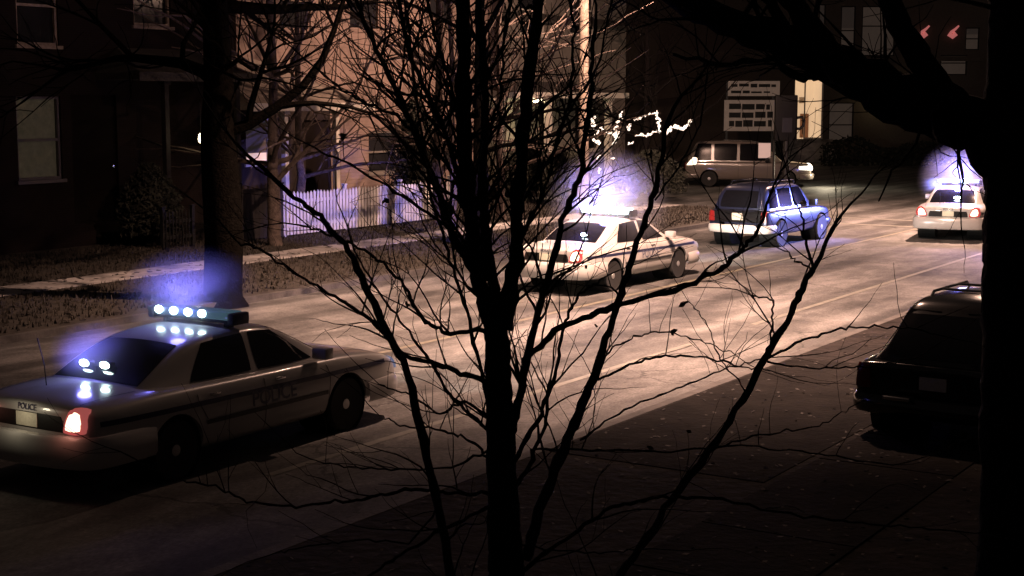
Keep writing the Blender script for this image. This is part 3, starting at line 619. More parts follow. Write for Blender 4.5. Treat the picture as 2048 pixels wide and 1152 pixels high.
plight('headlight_glow', (6.5, -.9, .95), 260, (1, .85, .6), .1, van)

# ------------------------------------------------------------------ trees
def jitter_path(pts, rg, amp, sub=3):
    out = [Vector(pts[0])]
    for a, b in zip(pts, pts[1:]):
        a = Vector(a); b = Vector(b)
        for i in range(1, sub + 1):
            q = a.lerp(b, i / sub); out.append(q + Vector((rg.gauss(0, amp), rg.gauss(0, amp), rg.gauss(0, amp))))
    return out
def grow(bm, p, d, ln, r, depth, rg, up=.25, spread=.7, n=5, kids=(2, 4), leaves=None, rmin=.0035, yk=1.0):
    if r < rmin or ln < .10: return
    seg = 5; pts = [p]; q = p.copy(); dd = d.normalized()
    for i in range(seg):
        dd = (dd + Vector((rg.gauss(0, .13), rg.gauss(0, .13) * yk, rg.gauss(0, .13) + up * .10))).normalized(); q = q + dd * ln / seg; pts.append(q.copy())
    tube(bm, pts, [max(rmin * .7, r * (1 - .55 * i / seg)) for i in range(seg + 1)], n)
    if leaves is not None and depth <= 1 and rg.random() < leaves[1]: leaves[0].append((q.copy(), rg.uniform(.015, .03)))
    if depth <= 0: return
    for k in range(rg.randint(*kids)):
        i = rg.randint(1, seg); b = pts[i]; t = (pts[i] - pts[i - 1]).normalized()
        s_ = Vector((rg.gauss(0, 1), rg.gauss(0, 1) * yk, rg.gauss(0, .8))).normalized()
        nd = (t + s_ * spread + Vector((0, 0, up))).normalized()
        grow(bm, b, nd, ln * rg.uniform(.5, .8), r * (1 - .5 * i / seg) * rg.uniform(.45, .7), depth - 1, rg, up, spread, max(3, n - 1), kids, leaves, rmin, yk)
    grow(bm, q, dd, ln * .7, r * .45, depth - 1, rg, up, spread, max(3, n - 1), kids, leaves, rmin, yk)
def leaf_mesh(ls, rg):
    bm = bmesh.new()
    for p, s in ls:
        for _ in range(rg.randint(1, 3)):
            a = Vector((rg.gauss(0, 1), rg.gauss(0, 1), rg.gauss(0, 1))).normalized() * s; b = a.orthogonal().normalized() * s * .55; o = p + a * .5
            vs = [bm.verts.new(o - a), bm.verts.new(o + b * .8 - a * .3), bm.verts.new(o + b + a * .2), bm.verts.new(o + a), bm.verts.new(o - b + a * .2), bm.verts.new(o - b * .8 - a * .3)]
            bm.faces.new(vs)
    return bm
from mathutils import noise as MN
def knobble(bm, amp, freq):
    bm.normal_update()
    for v in bm.verts:
        if len(v.link_faces) > 2: v.co += v.normal * amp * (MN.noise(Vector((v.co.x * freq, v.co.y * freq, v.co.z * freq * .45))) + .5 * MN.noise(v.co * freq * 2.7))
# --- the many-stemmed bare tree right outside the window
rg = random.Random(11)
ft = empty('bare_tree', (0, 0, 0)); D0 = 9.0
base = gnd(1010, 1500); base = Vector((at(1012, 1152, D0).x, D0, VZ)); ft.location = base
tag(ft, 'many-stemmed leafless tree standing just outside the window in the middle of the view', 'tree')
def fp(l, d0=D0, d1=None):
    d1 = d1 if d1 is not None else d0; n = len(l) - 1
    return [at(x, y, d0 + (d1 - d0) * i / max(1, n)) - base for i, (x, y) in enumerate(l)]
PX = D0 / 3000
tb = bmesh.new()
tr = [Vector((0, 0, -.1)), at(1012, 1152, D0) - base] + fp([(1008, 1040), (1000, 850), (995, 700), (985, 600)])
q_ = jitter_path(tr, rg, .003, 12); tube(tb, q_, [.125 - .06 * i / (len(q_) - 1) for i in range(len(q_))], 20); knobble(tb, .012, 9)
link('trunk', tb, M_bark, ft, 50)
cb = bmesh.new(); LV = ([], .012)
stems = [  # pixel polyline, start width px, end width px, depth start, depth end, twig count
    ([(978, 640), (950, 520), (936, 400), (926, 200), (928, 0), (920, -120)], 34, 26, 9, 8.6, 12),
    ([(1000, 640), (975, 500), (966, 400), (971, 200), (960, 0), (965, -120)], 22, 14, 9, 9.3, 8),
    ([(1010, 660), (1032, 500), (1036, 400), (1052, 200), (1078, 0), (1090, -120)], 32, 22, 9, 9.4, 12),
    ([(980, 600), (905, 470), (850, 320), (800, 190), (735, 60), (690, -60)], 17, 9, 9, 9.8, 14),
    ([(975, 560), (930, 400), (880, 240), (820, 110), (790, -40)], 13, 8, 9, 8.7, 12),
    ([(975, 800), (940, 640), (900, 520), (865, 400), (840, 250), (820, 80)], 9, 5, 9.1, 9.5, 8),
    ([(930, 1250), (901, 1148), (857, 913), (806, 722), (755, 627), (698, 500), (640, 430), (578, 388)], 22, 9, 8.8, 8.2, 12),
    ([(1020, 880), (1038, 800), (1073, 627), (1108, 520), (1130, 430), (1165, 330), (1180, 190), (1190, 40)], 20, 8, 9, 9.6, 10),
    ([(1048, 722), (1120, 652), (1230, 612), (1350, 580), (1440, 540), (1485, 500), (1515, 465)], 15, 8, 9.2, 8.6, 12),
    ([(1050, 1120), (1079, 1020), (1135, 880), (1187, 754), (1232, 620), (1270, 500), (1312, 380), (1335, 240)], 26, 10, 9, 9.8, 10),
    ([(1180, 1260), (1240, 1152), (1330, 1020), (1450, 860), (1530, 720), (1590, 610), (1626, 540)], 17, 14, 9, 9.2, 8),
    ([(1626, 540), (1612, 480), (1602, 425)], 7, 4, 9.2, 9.2, 3),
    ([(1626, 540), (1590, 520), (1570, 500)], 5, 3, 9.2, 9.1, 2),
    ([(1530, 720), (1545, 660), (1548, 600), (1500, 590)], 6, 3, 9.2, 9.2, 4),
    ([(1530, 720), (1600, 682), (1680, 658), (1760, 652), (1860, 664)], 7, 3, 9.2, 9.4, 4),
    ([(1532, 722), (1620, 738), (1720, 735), (1800, 722)], 5, 3, 9.2, 9.3, 3),
    ([(1040, 1145), (1130, 1078), (1225, 1014), (1314, 992), (1416, 995), (1606, 1033), (1740, 1048), (1880, 1062)], 10, 4, 9, 8.5, 9),
    ([(1196, 760), (1260, 728), (1330, 712), (1400, 714), (1480, 732), (1540, 740)], 7, 3, 9.3, 9.4, 6),
    ([(1160, 880), (1250, 820), (1350, 778), (1440, 742), (1510, 722)], 6, 3, 9.3, 9.4, 6),
    ([(1190, 740), (1230, 690), (1290, 668), (1340, 664), (1420, 690), (1470, 705)], 4, 2.5, 9.3, 9.4, 5),
    ([(1060, 900), (1180, 898), (1320, 905), (1480, 890), (1620, 905), (1750, 925)], 6, 3, 9, 8.9, 7),
    ([(1020, 940), (1080, 830), (1110, 740), (1130, 640), (1160, 590), (1200, 560)], 11, 4, 9, 9.4, 8),
    ([(1010, 1000), (1060, 930), (1090, 850), (1100, 760)], 12, 6, 9, 9.3, 5),
    ([(990, 990), (900, 985), (844, 976), (760, 990), (705, 1001), (590, 1014), (495, 1003), (430, 975), (330, 950)], 9, 4, 9, 8.7, 12),
    ([(985, 900), (900, 935), (800, 940), (700, 935), (620, 920)], 6, 3, 9, 9.2, 7),
    ([(985, 1010), (880, 1060), (800, 1110), (740, 1152), (690, 1200)], 9, 6, 9, 8.8, 4),
    ([(880, 1010), (820, 1085), (700, 1080), (620, 1092), (560, 1105)], 5, 3, 8.9, 8.7, 4),
    ([(980, 770), (900, 735), (810, 712), (740, 640), (680, 600), (600, 550), (520, 500), (470, 480)], 13, 4, 9, 9.4, 14),
    ([(978, 660), (900, 668), (850, 645), (800, 560), (740, 505), (660, 470), (600, 450)], 11, 4, 9, 9.3, 12),
    ([(975, 860), (900, 790), (860, 720), (800, 640), (740, 560), (700, 480)], 8, 4, 9, 9.5, 10),
    ([(1000, 850), (930, 800), (880, 830), (820, 790), (760, 770)], 7, 3, 9, 9.3, 8),
    ([(990, 930), (940, 880), (880, 860), (800, 850), (760, 830)], 7, 3, 9, 9.2, 8),
    ([(950, 520), (880, 440), (800, 390), (700, 330), (620, 290)], 9, 4, 8.9, 8.6, 10),
    ([(940, 400), (870, 300), (790, 230), (700, 190), (610, 120)], 9, 4, 8.8, 8.5, 10),
    ([(1036, 420), (1110, 300), (1140, 200), (1150, 60), (1130, -60)], 9, 5, 9.3, 9.6, 9),
    ([(1030, 500), (1090, 380), (1120, 260), (1200, 120), (1230, -40)], 8, 4, 9.2, 9.7, 9),
    ([(930, 300), (900, 160), (860, 30), (840, -80)], 9, 5, 8.7, 8.4, 8),
    ([(968, 320), (1000, 180), (1010, 60), (1030, -60)], 8, 5, 9.3, 9.4, 8),
    ([(1310, 400), (1360, 330), (1400, 250), (1420, 120)], 5, 3, 9.6, 9.8, 4),
    ([(1010, 1080), (1090, 1100), (1200, 1105), (1300, 1098)], 5, 3, 9, 8.9, 3),
    ([(1500, 790), (1440, 720), (1420, 660), (1380, 600)], 4, 2, 9.1, 9.2, 5),
    ([(1420, 900), (1520, 870), (1640, 850), (1700, 815)], 5, 2.5, 9.1, 9.2, 4),
]
for pts, w0, w1, d0, d1, nt_ in stems:
    pp = jitter_path(fp(pts, d0, d1), rg, .006, 7); n = len(pp)
    rr = [(w0 + (w1 - w0) * i / (n - 1)) * PX / 2 * rg.uniform(.80, 1.05) * (1.22 if rg.random() < .14 else 1) for i in range(n)]
    tube(cb, pp, rr, 8 if w0 > 9 else 6)
    upper = pts[-1][1] < 200
    for k in range(int(nt_ * (1.9 if upper else .9))):
        i = rg.randint(1, n - 2); t = (pp[i + 1] - pp[i - 1]).normalized()
        sd = Vector((rg.choice((-1, 1)) * rg.uniform(.4, 1), rg.gauss(0, .7), rg.uniform(-.35, .8)))
        d = (t * .5 + sd * .6 + Vector((0, 0, .15))).normalized()
        grow(cb, pp[i], d, rg.uniform(.25, .75 if upper else .55), min(rr[i] * .6, .012 if upper else .008), 2 if rg.random() < .75 else 1, rg, up=.12, spread=.8, n=4, kids=(1, 3), leaves=LV, rmin=.0018)
    grow(cb, pp[-1], pp[-1] - pp[-3], .5, rr[-1] * .9, 3, rg, up=.2, n=5, leaves=LV, rmin=.0018)
link('crown', cb, M_bark, ft, 60)
for (x, y, s_) in ((1370, 605, .035), (1343, 663, .028), (770, 398, .03), (690, 270, .03), (1190, 650, .022), (1160, 640, .02)): LV[0].append((at(x, y, 9.3) - base, s_))
link('dead_leaves', leaf_mesh(LV[0], rg), M_leaf, ft)
# --- great tree at the right
rg = random.Random(4)
rt = empty('large_tree', (0, 0, 0)); DR = 10.5; b2 = Vector((at(2040, 700, DR).x, DR, VZ)); rt.location = b2
tag(rt, 'large dark tree whose thick trunk fills the right edge with heavy limbs arching left', 'tree')
def rp(l, d0=DR, d1=None):
    d1 = d1 or d0; n = len(l) - 1
    return [at(x, y, d0 + (d1 - d0) * i / max(1, n)) - b2 for i, (x, y) in enumerate(l)]
bm = bmesh.new(); px = DR / 3000
pp = [Vector((0, 0, -.1))] + rp([(2042, 1152), (2046, 900), (2048, 600), (2054, 400), (2056, 200), (2064, 0), (2074, -200)])
q_ = jitter_path(pp, rg, .006, 14); tube(bm, q_, [.35 - .06 * min(1, i / 28) for i in range(len(q_))], 40); knobble(bm, .035, 3.2); knobble(bm, .012, 14); link('trunk', bm, M_bark, rt, 60)
bm = bmesh.new(); LV2 = ([], .05)
for pts, w0, w1, d1, k in (([(2060, 350), (1970, 262), (1860, 222), (1760, 182), (1670, 128), (1590, 90), (1500, 55), (1400, 20), (1300, -40)], 128, 46, 11, 10),
                           ([(2050, 300), (1945, 240), (1866, 160), (1818, 85), (1780, 5), (1750, -80)], 62, 44, 10.8, 5), ([(1690, 150), (1640, 80), (1600, 20), (1540, -40)], 56, 34, 10.8, 5), ([(2050, 60), (2010, -20), (1990, -80)], 80, 50, 10.5, 2),
                           ([(1590, 95), (1560, 30), (1520, -40)], 30, 18, 11, 4), ([(1700, 165), (1640, 150), (1600, 155), (1540, 120), (1440, 130), (1350, 110)], 24, 7, 11.2, 7), ([(1850, 225), (1830, 290), (1790, 340), (1760, 400)], 7, 3, 10.6, 2)):
    q = jitter_path(rp(pts, DR, d1), rg, .012, 4); n = len(q); rr = [(w0 + (w1 - w0) * i / (n - 1)) * px / 2 * rg.uniform(.92, 1.1) for i in range(n)]
    tube(bm, q, rr, 10)
    for _ in range(k):
        i = rg.randint(2, n - 1); grow(bm, q[i], Vector((rg.uniform(-1, .2), rg.gauss(0, .5), rg.uniform(-.3, 1))), rg.uniform(.5, 1.0), min(.02, rr[i] * .4), 3, rg, up=.1, n=5, kids=(2, 3), rmin=.003, leaves=LV2)
link('crown', bm, M_bark, rt, 60)
# --- generic standing tree
def tree(name, label, loc, h, r, seed, trunk_h, limbs, m, spread=.8, depth=4, rmin=.01, lean=0.0, up=.25, kids=(2, 4), yk=1.0):
    rg = random.Random(seed); t = empty(name, loc); tag(t, label, 'tree')
    bm = bmesh.new(); top = Vector((lean, 0, trunk_h)); pts = jitter_path([Vector((0, 0, -.15)), Vector((0, 0, .25)), top * .5, top, Vector((lean * 1.6, 0, h * .62)), Vector((lean * 1.8, 0, h * .95))], rg, .03, 2)
    pts[0] = Vector((0, 0, -.15)); n = len(pts); tube(bm, pts, [max(.02, r * (1.35 if i == 0 else 1.0) * (1 - .85 * max(0, (i - 4)) / (n - 4))) for i in range(n)], 14); link('trunk', bm, m, t, 60)
    bm = bmesh.new()
    for k in range(limbs):
        f = k / max(1, limbs - 1); z = trunk_h * .85 + (h * .85 - trunk_h * .85) * f; a = k * 2.4 + rg.uniform(-.4, .4)
        i = min(range(n), key=lambda j: abs(pts[j].z - z)); p = pts[i]
        d = Vector((math.cos(a), math.sin(a) * yk, rg.uniform(.15, .9))).normalized()
        grow(bm, p, d, (h - trunk_h) * rg.uniform(.28, .48) * (1.15 - .5 * f), r * rg.uniform(.32, .5) * (1 - .4 * f), depth, rg, up=up, spread=spread, n=6, kids=kids, rmin=rmin)
    link('crown', bm, m, t, 60)
    return t
p = gnd(448, 612); tree('street_tree', 'broad dark street tree whose straight trunk rises behind the nearest police car', (p.x, p.y, VZ), 11.5, .38, 7, 4.3, 13, M_bark2, rmin=.009, depth=4, up=.12, kids=(3, 4))
for k, (px_, o, h, r_, sd, lb) in enumerate(((548, -27.2, 11, .15, 21, 'slim leafless tree on the lawn in front of the dark board fence'), (880, -27.4, 12, .17, 22, 'leafless tree between the picket fence and the pale house wall'),
                              (1000, -26.9, 10, .12, 23, 'thin leafless tree left of the porch with the bright lamp'), (600, -29, 9, .12, 27, 'small leafless tree behind the picket fence'))):
    r0 = ray(px_, 400); t = o / r0.dot(N); p = r0 * t
    tree('lawn_tree', lb, (p.x, p.y, VZ), h, r_ * 1.25, sd, 2.2, 17, M_bark3, rmin=.017, depth=4, up=.12, kids=(3, 5))
r0 = ray(962, 520); t = -21.6 / r0.dot(N); p = r0 * t
tree('street_tree', 'tall leafless street tree at the far kerb half hidden by the foreground stems', (p.x, p.y, VZ), 12, .2, 44, 3.4, 17, M_bark2, rmin=.015, depth=4, up=.15, kids=(3, 4))
r0 = ray(905, 500); t = -24.0 / r0.dot(N); p = r0 * t
tree('street_tree', 'slender leafless street tree near the right end of the white picket fence', (p.x, p.y, VZ), 10.5, .11, 45, 2.8, 16, M_bark3, rmin=.014, depth=4, up=.2, kids=(3, 4))
r0 = ray(1290, 400); t = -31 / r0.dot(N); p = r0 * t
tree('lawn_tree', 'dark leafless tree behind the string lights', (p.x, p.y, VZ), 9, .2, 31, 2.2, 12, M_bark, rmin=.014, depth=4, kids=(3, 4))

# ------------------------------------------------------------------ buildings (wall local axes: x = along street, -y = towards the street)
def wall_frame(name, o, s0):
    # local x along U, local y along -N (away from the street)
    e = empty(name, P(s0, o)); e.rotation_euler = (0, 0, math.atan2(U.y, U.x)); return e
def lx(px, py, o, s0):
    s, z = onwall(px, py, o); return s - s0, z
def wall_with_holes(bm, x0, x1, z0, z1, holes, y=0.0, t=.25):
    xs = sorted({x0, x1, *[h[0] for h in holes], *[h[1] for h in holes]}); zs = sorted({z0, z1, *[h[2] for h in holes], *[h[3] for h in holes]})
    for a, b in zip(xs, xs[1:]):
        for c, d in zip(zs, zs[1:]):
            cx, cz = (a + b) / 2, (c + d) / 2
            if any(h[0] < cx < h[1] and h[2] < cz < h[3] for h in holes): continue
            vs = [bm.verts.new(q) for q in ((a, y, c), (b, y, c), (b, y, d), (a, y, d))]; bm.faces.new(vs)
    for h in holes:
        a, b, c, d = h
        for q in (((a, c), (b, c)), ((b, c), (b, d)), ((b, d), (a, d)), ((a, d), (a, c))):
            (u0, w0), (u1, w1) = q
            bm.faces.new([bm.verts.new(v) for v in ((u0, y, w0), (u1, y, w1), (u1, y + t, w1), (u0, y + t, w0))])
def window(parent, x0, x1, z0, z1, y=0.0, pane=None, frame=None, bars=True, sill=True, inner=None, split=.5, blind=None):
    frame = frame or M_white; bm = bmesh.new(); f = .07
    yy = y + .06
    box(bm, x0, x0 + f, yy, yy + .08, z0, z1); box(bm, x1 - f, x1, yy, yy + .08, z0, z1); box(bm, x0 + f, x1 - f, yy, yy + .08, z1 - f, z1); box(bm, x0 + f, x1 - f, yy, yy + .08, z0, z0 + f)
    zm = z0 + (z1 - z0) * split
    if bars: box(bm, x0 + f, x1 - f, yy + .004, yy + .07, zm - .035, zm + .035)
    wn = link('window', bm, frame, parent)
    bm = bmesh.new(); box(bm, x0 + f, x1 - f, yy + .10, yy + .12, z0 + f, z1 - f); link('pane', bm, pane or M_pane, wn)
    if blind:
        bm = bmesh.new(); box(bm, x0 + f, x1 - f, yy + .085, yy + .097, z0 + (z1 - z0) * blind, z1 - f); link('blind', bm, M_blind, wn)
    if sill: bm = bmesh.new(); box(bm, x0 - .08, x1 + .08, y - .07, y + .05, z0 - .09, z0 - .002); link('sill', bm, frame, wn)
    return wn
def gable_house(name, label, o, s0, s1, zh, wallm, roofm, holes, depth=9, rise=3.0, over=.4):
    e = wall_frame(name, o, s0); tag(e, label, 'house'); Lh = s1 - s0
    bm = bmesh.new(); wall_with_holes(bm, 0, Lh, 0, zh, holes)
    for q in (((0, 0), (0, depth)), ((0, depth), (Lh, depth)), ((Lh, depth), (Lh, 0))):
        (a, b), (c, d) = q; bm.faces.new([bm.verts.new(v) for v in ((a, b, 0), (c, d, 0), (c, d, zh), (a, b, zh))])
    for xx in (0, Lh): bm.faces.new([bm.verts.new(v) for v in ((xx, 0, zh), (xx, depth, zh), (xx, depth / 2, zh + rise))])
    link('wall', bm, wallm, e)
    bm = bmesh.new(); k = rise / (depth / 2)
    for sg in (0, 1):
        y0 = -over if sg == 0 else depth + over; ym = depth / 2; z0 = zh - over * k
        a = [(-over, y0, z0), (Lh + over, y0, z0), (Lh + over, ym, zh + rise), (-over, ym, zh + rise)]
        lo = [bm.verts.new(v) for v in a]; hi = [bm.verts.new((v[0], v[1], v[2] + .14)) for v in a]; bm.faces.new(lo); bm.faces.new(hi)
        for i in range(4): bm.faces.new((lo[i], lo[(i + 1) % 4], hi[(i + 1) % 4], hi[i]))
    bmesh.ops.recalc_face_normals(bm, faces=bm.faces); link('roof', bm, roofm, e)
    return e
def hip_porch(parent, x0, x1, y0, z_eave, rise, roofm, posts, z_floor=.45, post_m=None, pw=.16, fascia_m=None):
    # roof shed/hip from the wall (y=0) out to y0 (<0)
    bm = bmesh.new(); hin = abs(y0) * .8
    a = [(x0, y0, z_eave), (x1, y0, z_eave), (x1, -.003, z_eave), (x0, -.003, z_eave)]; b = [(x0 + hin * .6, -.003, z_eave + rise), (x1 - hin * .6, -.003, z_eave + rise)]
    lo = [bm.verts.new((v[0], v[1], v[2] - .18)) for v in a]; ed = [bm.verts.new(v) for v in a]; tp = [bm.verts.new(v) for v in b]
    bm.faces.new(lo)
    for i in range(4): bm.faces.new((lo[i], lo[(i + 1) % 4], ed[(i + 1) % 4], ed[i]))
    bm.faces.new((ed[0], ed[1], tp[1], tp[0])); bm.faces.new((ed[1], ed[2], tp[1])); bm.faces.new((ed[3], ed[0], tp[0]))
    bmesh.ops.recalc_face_normals(bm, faces=bm.faces); pr = link('porch_roof', bm, roofm, parent)
    bm = bmesh.new(); box(bm, x0 - .05, x1 + .05, y0 - .06, y0 - .003, z_eave - .22, z_eave + .02); link('fascia', bm, fascia_m or M_white, parent)
    bm = bmesh.new(); box(bm, x0 + .1, x1 - .1, y0 + .1, -.004, .05, z_floor); link('porch_floor', bm, M_pad, parent)
    for x in posts:
        bm = bmesh.new(); y = y0 + .28
        box(bm, x - pw / 2, x + pw / 2, y - pw / 2, y + pw / 2, z_floor + .12, z_eave - .32, None, .015)
        box(bm, x - pw * .75, x + pw * .75, y - pw * .75, y + pw * .75, z_floor, z_floor + .12); box(bm, x - pw * .75, x + pw * .75, y - pw * .75, y + pw * .75, z_eave - .32, z_eave - .185)
        link('porch_post', bm, post_m or M_white, parent)
# left dark brick house
oL = -31.5; sL0 = onwall(-260, 300, oL)[0]; sL1 = onwall(440, 300, oL)[0]
def rect(px0, py0, px1, py1, o, s0):
    a = lx(px0, py1, o, s0); b = lx(px1, py0, o, s0); m0 = lx((px0 + px1) / 2, py1, o, s0)[1]; m1 = lx((px0 + px1) / 2, py0, o, s0)[1]
    return (a[0], b[0], m0, m1)
wL = [rect(38, 193, 120, 360, oL, sL0), rect(35, -70, 112, 90, oL, sL0), rect(268, -90, 338, 52, oL, sL0), rect(150, 190, 232, 445, oL, sL0)]
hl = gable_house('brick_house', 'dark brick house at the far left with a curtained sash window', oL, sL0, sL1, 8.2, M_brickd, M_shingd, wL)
window(hl, *wL[0], pane=M_curt, frame=M_greyw and mat('left_window_frame', (0.12, 0.11, 0.12), .6), split=.48); window(hl, *wL[1], frame=M_shingle); window(hl, *wL[2], frame=M_shingle)
bm = bmesh.new(); a, b, c, d = wL[3]; box(bm, a, b, .10, .15, c, d); dr = link('door', bm, M_door, hl)
bm = bmesh.new(); box(bm, b - .14, b - .09, .06, .098, (c + d) / 2 - .25, (c + d) / 2 - .19); link('handle', bm, M_chrome, dr)
pa = rect(262, 96, 440, 115, oL, sL0)
hip_porch(hl, rect(190, 150, 440, 160, oL, sL0)[0], rect(190, 150, 425, 160, oL, sL0)[1], -1.7, 4.75, .7, M_shingd, [rect(250, 1, 260, 2, oL, sL0)[0], rect(395, 1, 405, 2, oL, sL0)[0]], post_m=M_boards, fascia_m=M_shingd)
# lamp of that porch
q = at(402, 275, 41.5)
lmp = empty('porch_lamp', q); tag(lmp, 'small lit lantern hanging under the porch of the dark brick house', 'lamp')
bm = bmesh.new(); lathe(bm, [(.02, -.16), (.07, -.12), (.085, -.02), (.06, .08), (.02, .12)], Matrix.Rotation(R(90), 4, 'X'), 12); link('globe', bm, M_porchl, lmp, 50)
bm = bmesh.new(); cyl(bm, (0, 0, .12), (0, 0, .95), .012, n=6); link('stem', bm, M_metal, lmp)
plight('porch_glow', (0, -.3, 0), 5, (1, .8, .5), .1, lmp)
# middle pale house
oM = -33.9; sM0 = onwall(478, 300, oM)[0]; sM1 = onwall(1000, 300, oM)[0]
wM = [rect(492, 236, 542, 327, oM, sM0), rect(738, 262, 796, 345, oM, sM0), rect(612, 240, 660, 410, oM, sM0), rect(560, -60, 620, 60, oM, sM0), rect(700, -60, 760, 60, oM, sM0), rect(860, -80, 905, 40, oM, sM0), rect(870, 230, 915, 330, oM, sM0)]
hm = gable_house('clapboard_house', 'pale clapboard house with a hipped porch roof behind the white picket fence', oM, sM0, sM1, 8.4, M_salmon, M_shingle, wM)
window(hm, *wM[0], pane=M_litwin, blind=.23, bars=False); window(hm, *wM[1], frame=M_greyw)
for q in wM[3:]: window(hm, *q, frame=M_salmon)
bm = bmesh.new(); a, b, c, d = wM[2]; box(bm, a, b, .10, .15, c, d); dr = link('door', bm, M_door, hm); bm = bmesh.new(); box(bm, b - .14, b - .09, .06, .098, (c + d) / 2 - .3, (c + d) / 2 - .24); link('handle', bm, M_chrome, dr)
oP = oM + 3.7
x0 = onwall(505, 205, oP)[0] - sM0; x1 = onwall(745, 205, oP)[0] - sM0
hip_porch(hm, x0, x1, -3.7, onwall(640, 207, oP)[1], 1.5, M_shingle, [onwall(584, 300, oP)[0] - sM0, onwall(686, 300, oP)[0] - sM0], pw=.17)
bm = bmesh.new(); wall_with_holes(bm, x0 + .05, x1 - .05, .46, onwall(640, 207, oP)[1] - .19, [q for q in (wM[0], wM[2])], y=-.02, t=.02); link('porch_shade_panel', bm, mat('porch_shade_tone', (.035, .028, .026), .9, noise=.3, nscale=2, spec=.05), hm)  # dark panel added over the siding to imitate shade under the porch
# third house with a lit porch
oT = -35.0; sT0 = onwall(1012, 300, oT)[0]; sT1 = onwall(1250, 300, oT)[0]
wT = [rect(1030, 215, 1062, 310, oT, sT0), rect(1078, 205, 1100, 345, oT, sT0), rect(1150, 215, 1200, 300, oT, sT0), rect(1040, -30, 1090, 70, oT, sT0), rect(1140, -30, 1190, 70, oT, sT0)]
ht = gable_house('frame_house', 'grey frame house whose porch is lit by one bright globe', oT, sT0, sT1, 7.6, M_greyw, M_shingd, wT)
for i in (0, 2, 3, 4): window(ht, *wT[i])
bm = bmesh.new(); a, b, c, d = wT[1]; box(bm, a, b, .10, .15, c, d); link('door', bm, M_door, ht)
oQ = oT + 2.4; zq = onwall(1130, 186, oQ)[1]
hip_porch(ht, onwall(1005, 186, oQ)[0] - sT0, onwall(1255, 186, oQ)[0] - sT0, -2.4, zq, .5, M_shingd, [onwall(x, 186, oQ)[0] - sT0 for x in (1012, 1108, 1228)], pw=.26)
s_, z_ = onwall(1074, 197, oQ + -.8)
pg = empty('porch_lamp', P(s_, oQ - .8, z_)); tag(pg, 'bright round globe lamp under the porch roof of the grey frame house', 'lamp')
bm = bmesh.new(); lathe(bm, [(.03, -.20), (.16, -.14), (.23, 0), (.18, .13), (.05, .16)], Matrix.Rotation(R(90), 4, 'X'), 16); link('globe', bm, M_porchl, pg, 50)
bm = bmesh.new(); cyl(bm, (0, 0, .15), (0, 0, .30), .03, n=8); link('stem', bm, M_metal, pg)
plight('porch_glow', (0, -.05, -.35), 170, (1, .82, .5), .12, pg)

# picket fence
def fence_board(name, label, p0, p1, h, pitch, wd, m, pointed, posts=True, parts=True):
    p0 = Vector(p0); p1 = Vector(p1); d = (p1 - p0); L = d.length; e = empty(name, p0); e.rotation_euler = (0, 0, math.atan2(d.y, d.x)); tag(e, label, 'fence')
    n = int(L / pitch); bm = bmesh.new(); k = 0
    for i in range(n):
        x = i * pitch; top = h + .02 * math.sin(i * .9) if pointed else h
        vs = [(x, top - (.07 if pointed else 0)), (x, .05), (x + wd, .05), (x + wd, top - (.07 if pointed else 0))] + ([(x + wd / 2, top)] if pointed else [])
        A = [bm.verts.new((a, -.022, b)) for a, b in vs]; B = [bm.verts.new((a, 0, b)) for a, b in vs]
        bm.faces.new(A[::-1]); bm.faces.new(B)
        for j in range(len(vs)): bm.faces.new((A[j], A[(j + 1) % len(vs)], B[(j + 1) % len(vs)], B[j]))
    bmesh.ops.recalc_face_normals(bm, faces=bm.faces); link('pickets' if pointed else 'board_panel', bm, m, e)
    for z in (.3, h - .28):
        bm = bmesh.new(); box(bm, 0, L, .002, .045, z - .045, z + .045); link('rail', bm, m, e)
    x = 0
    while x <= L + .01:
        bm = bmesh.new(); box(bm, x - .05, x + .05, .047, .147, -.03, h + .08); bm2 = None
        box(bm, x - .065, x + .065, .032, .162, h + .08, h + .12); link('fence_post', bm, m, e); x += L / max(1, round(L / 2.4))
    return e
oF = -28.6
a = P(onwall(573, 470, oF)[0], oF, VZ); b = P(onwall(905, 470, oF)[0], oF, VZ)
fence_board('picket_fence', 'white picket fence lit violet along the far pavement', a, b, 1.28, .15, .10, M_picket, True)
a2 = P(onwall(490, 470, oF)[0], oF - .1, VZ); fence_board('board_fence', 'dark board fence joined to the left end of the white picket fence', a2, a + Vector((-.05, -.05, 0)), 1.45, .16, .155, M_boards, False)
# low garden wall / hedge line by the brick house
p = P(onwall(390, 440, -28.9)[0], -28.9, VZ)
fence_board('iron_railing', 'thin dark railing in front of the brick house', P(onwall(330, 420, -28.9)[0], -28.9, VZ), p, 1.0, .12, .03, M_metal, False)

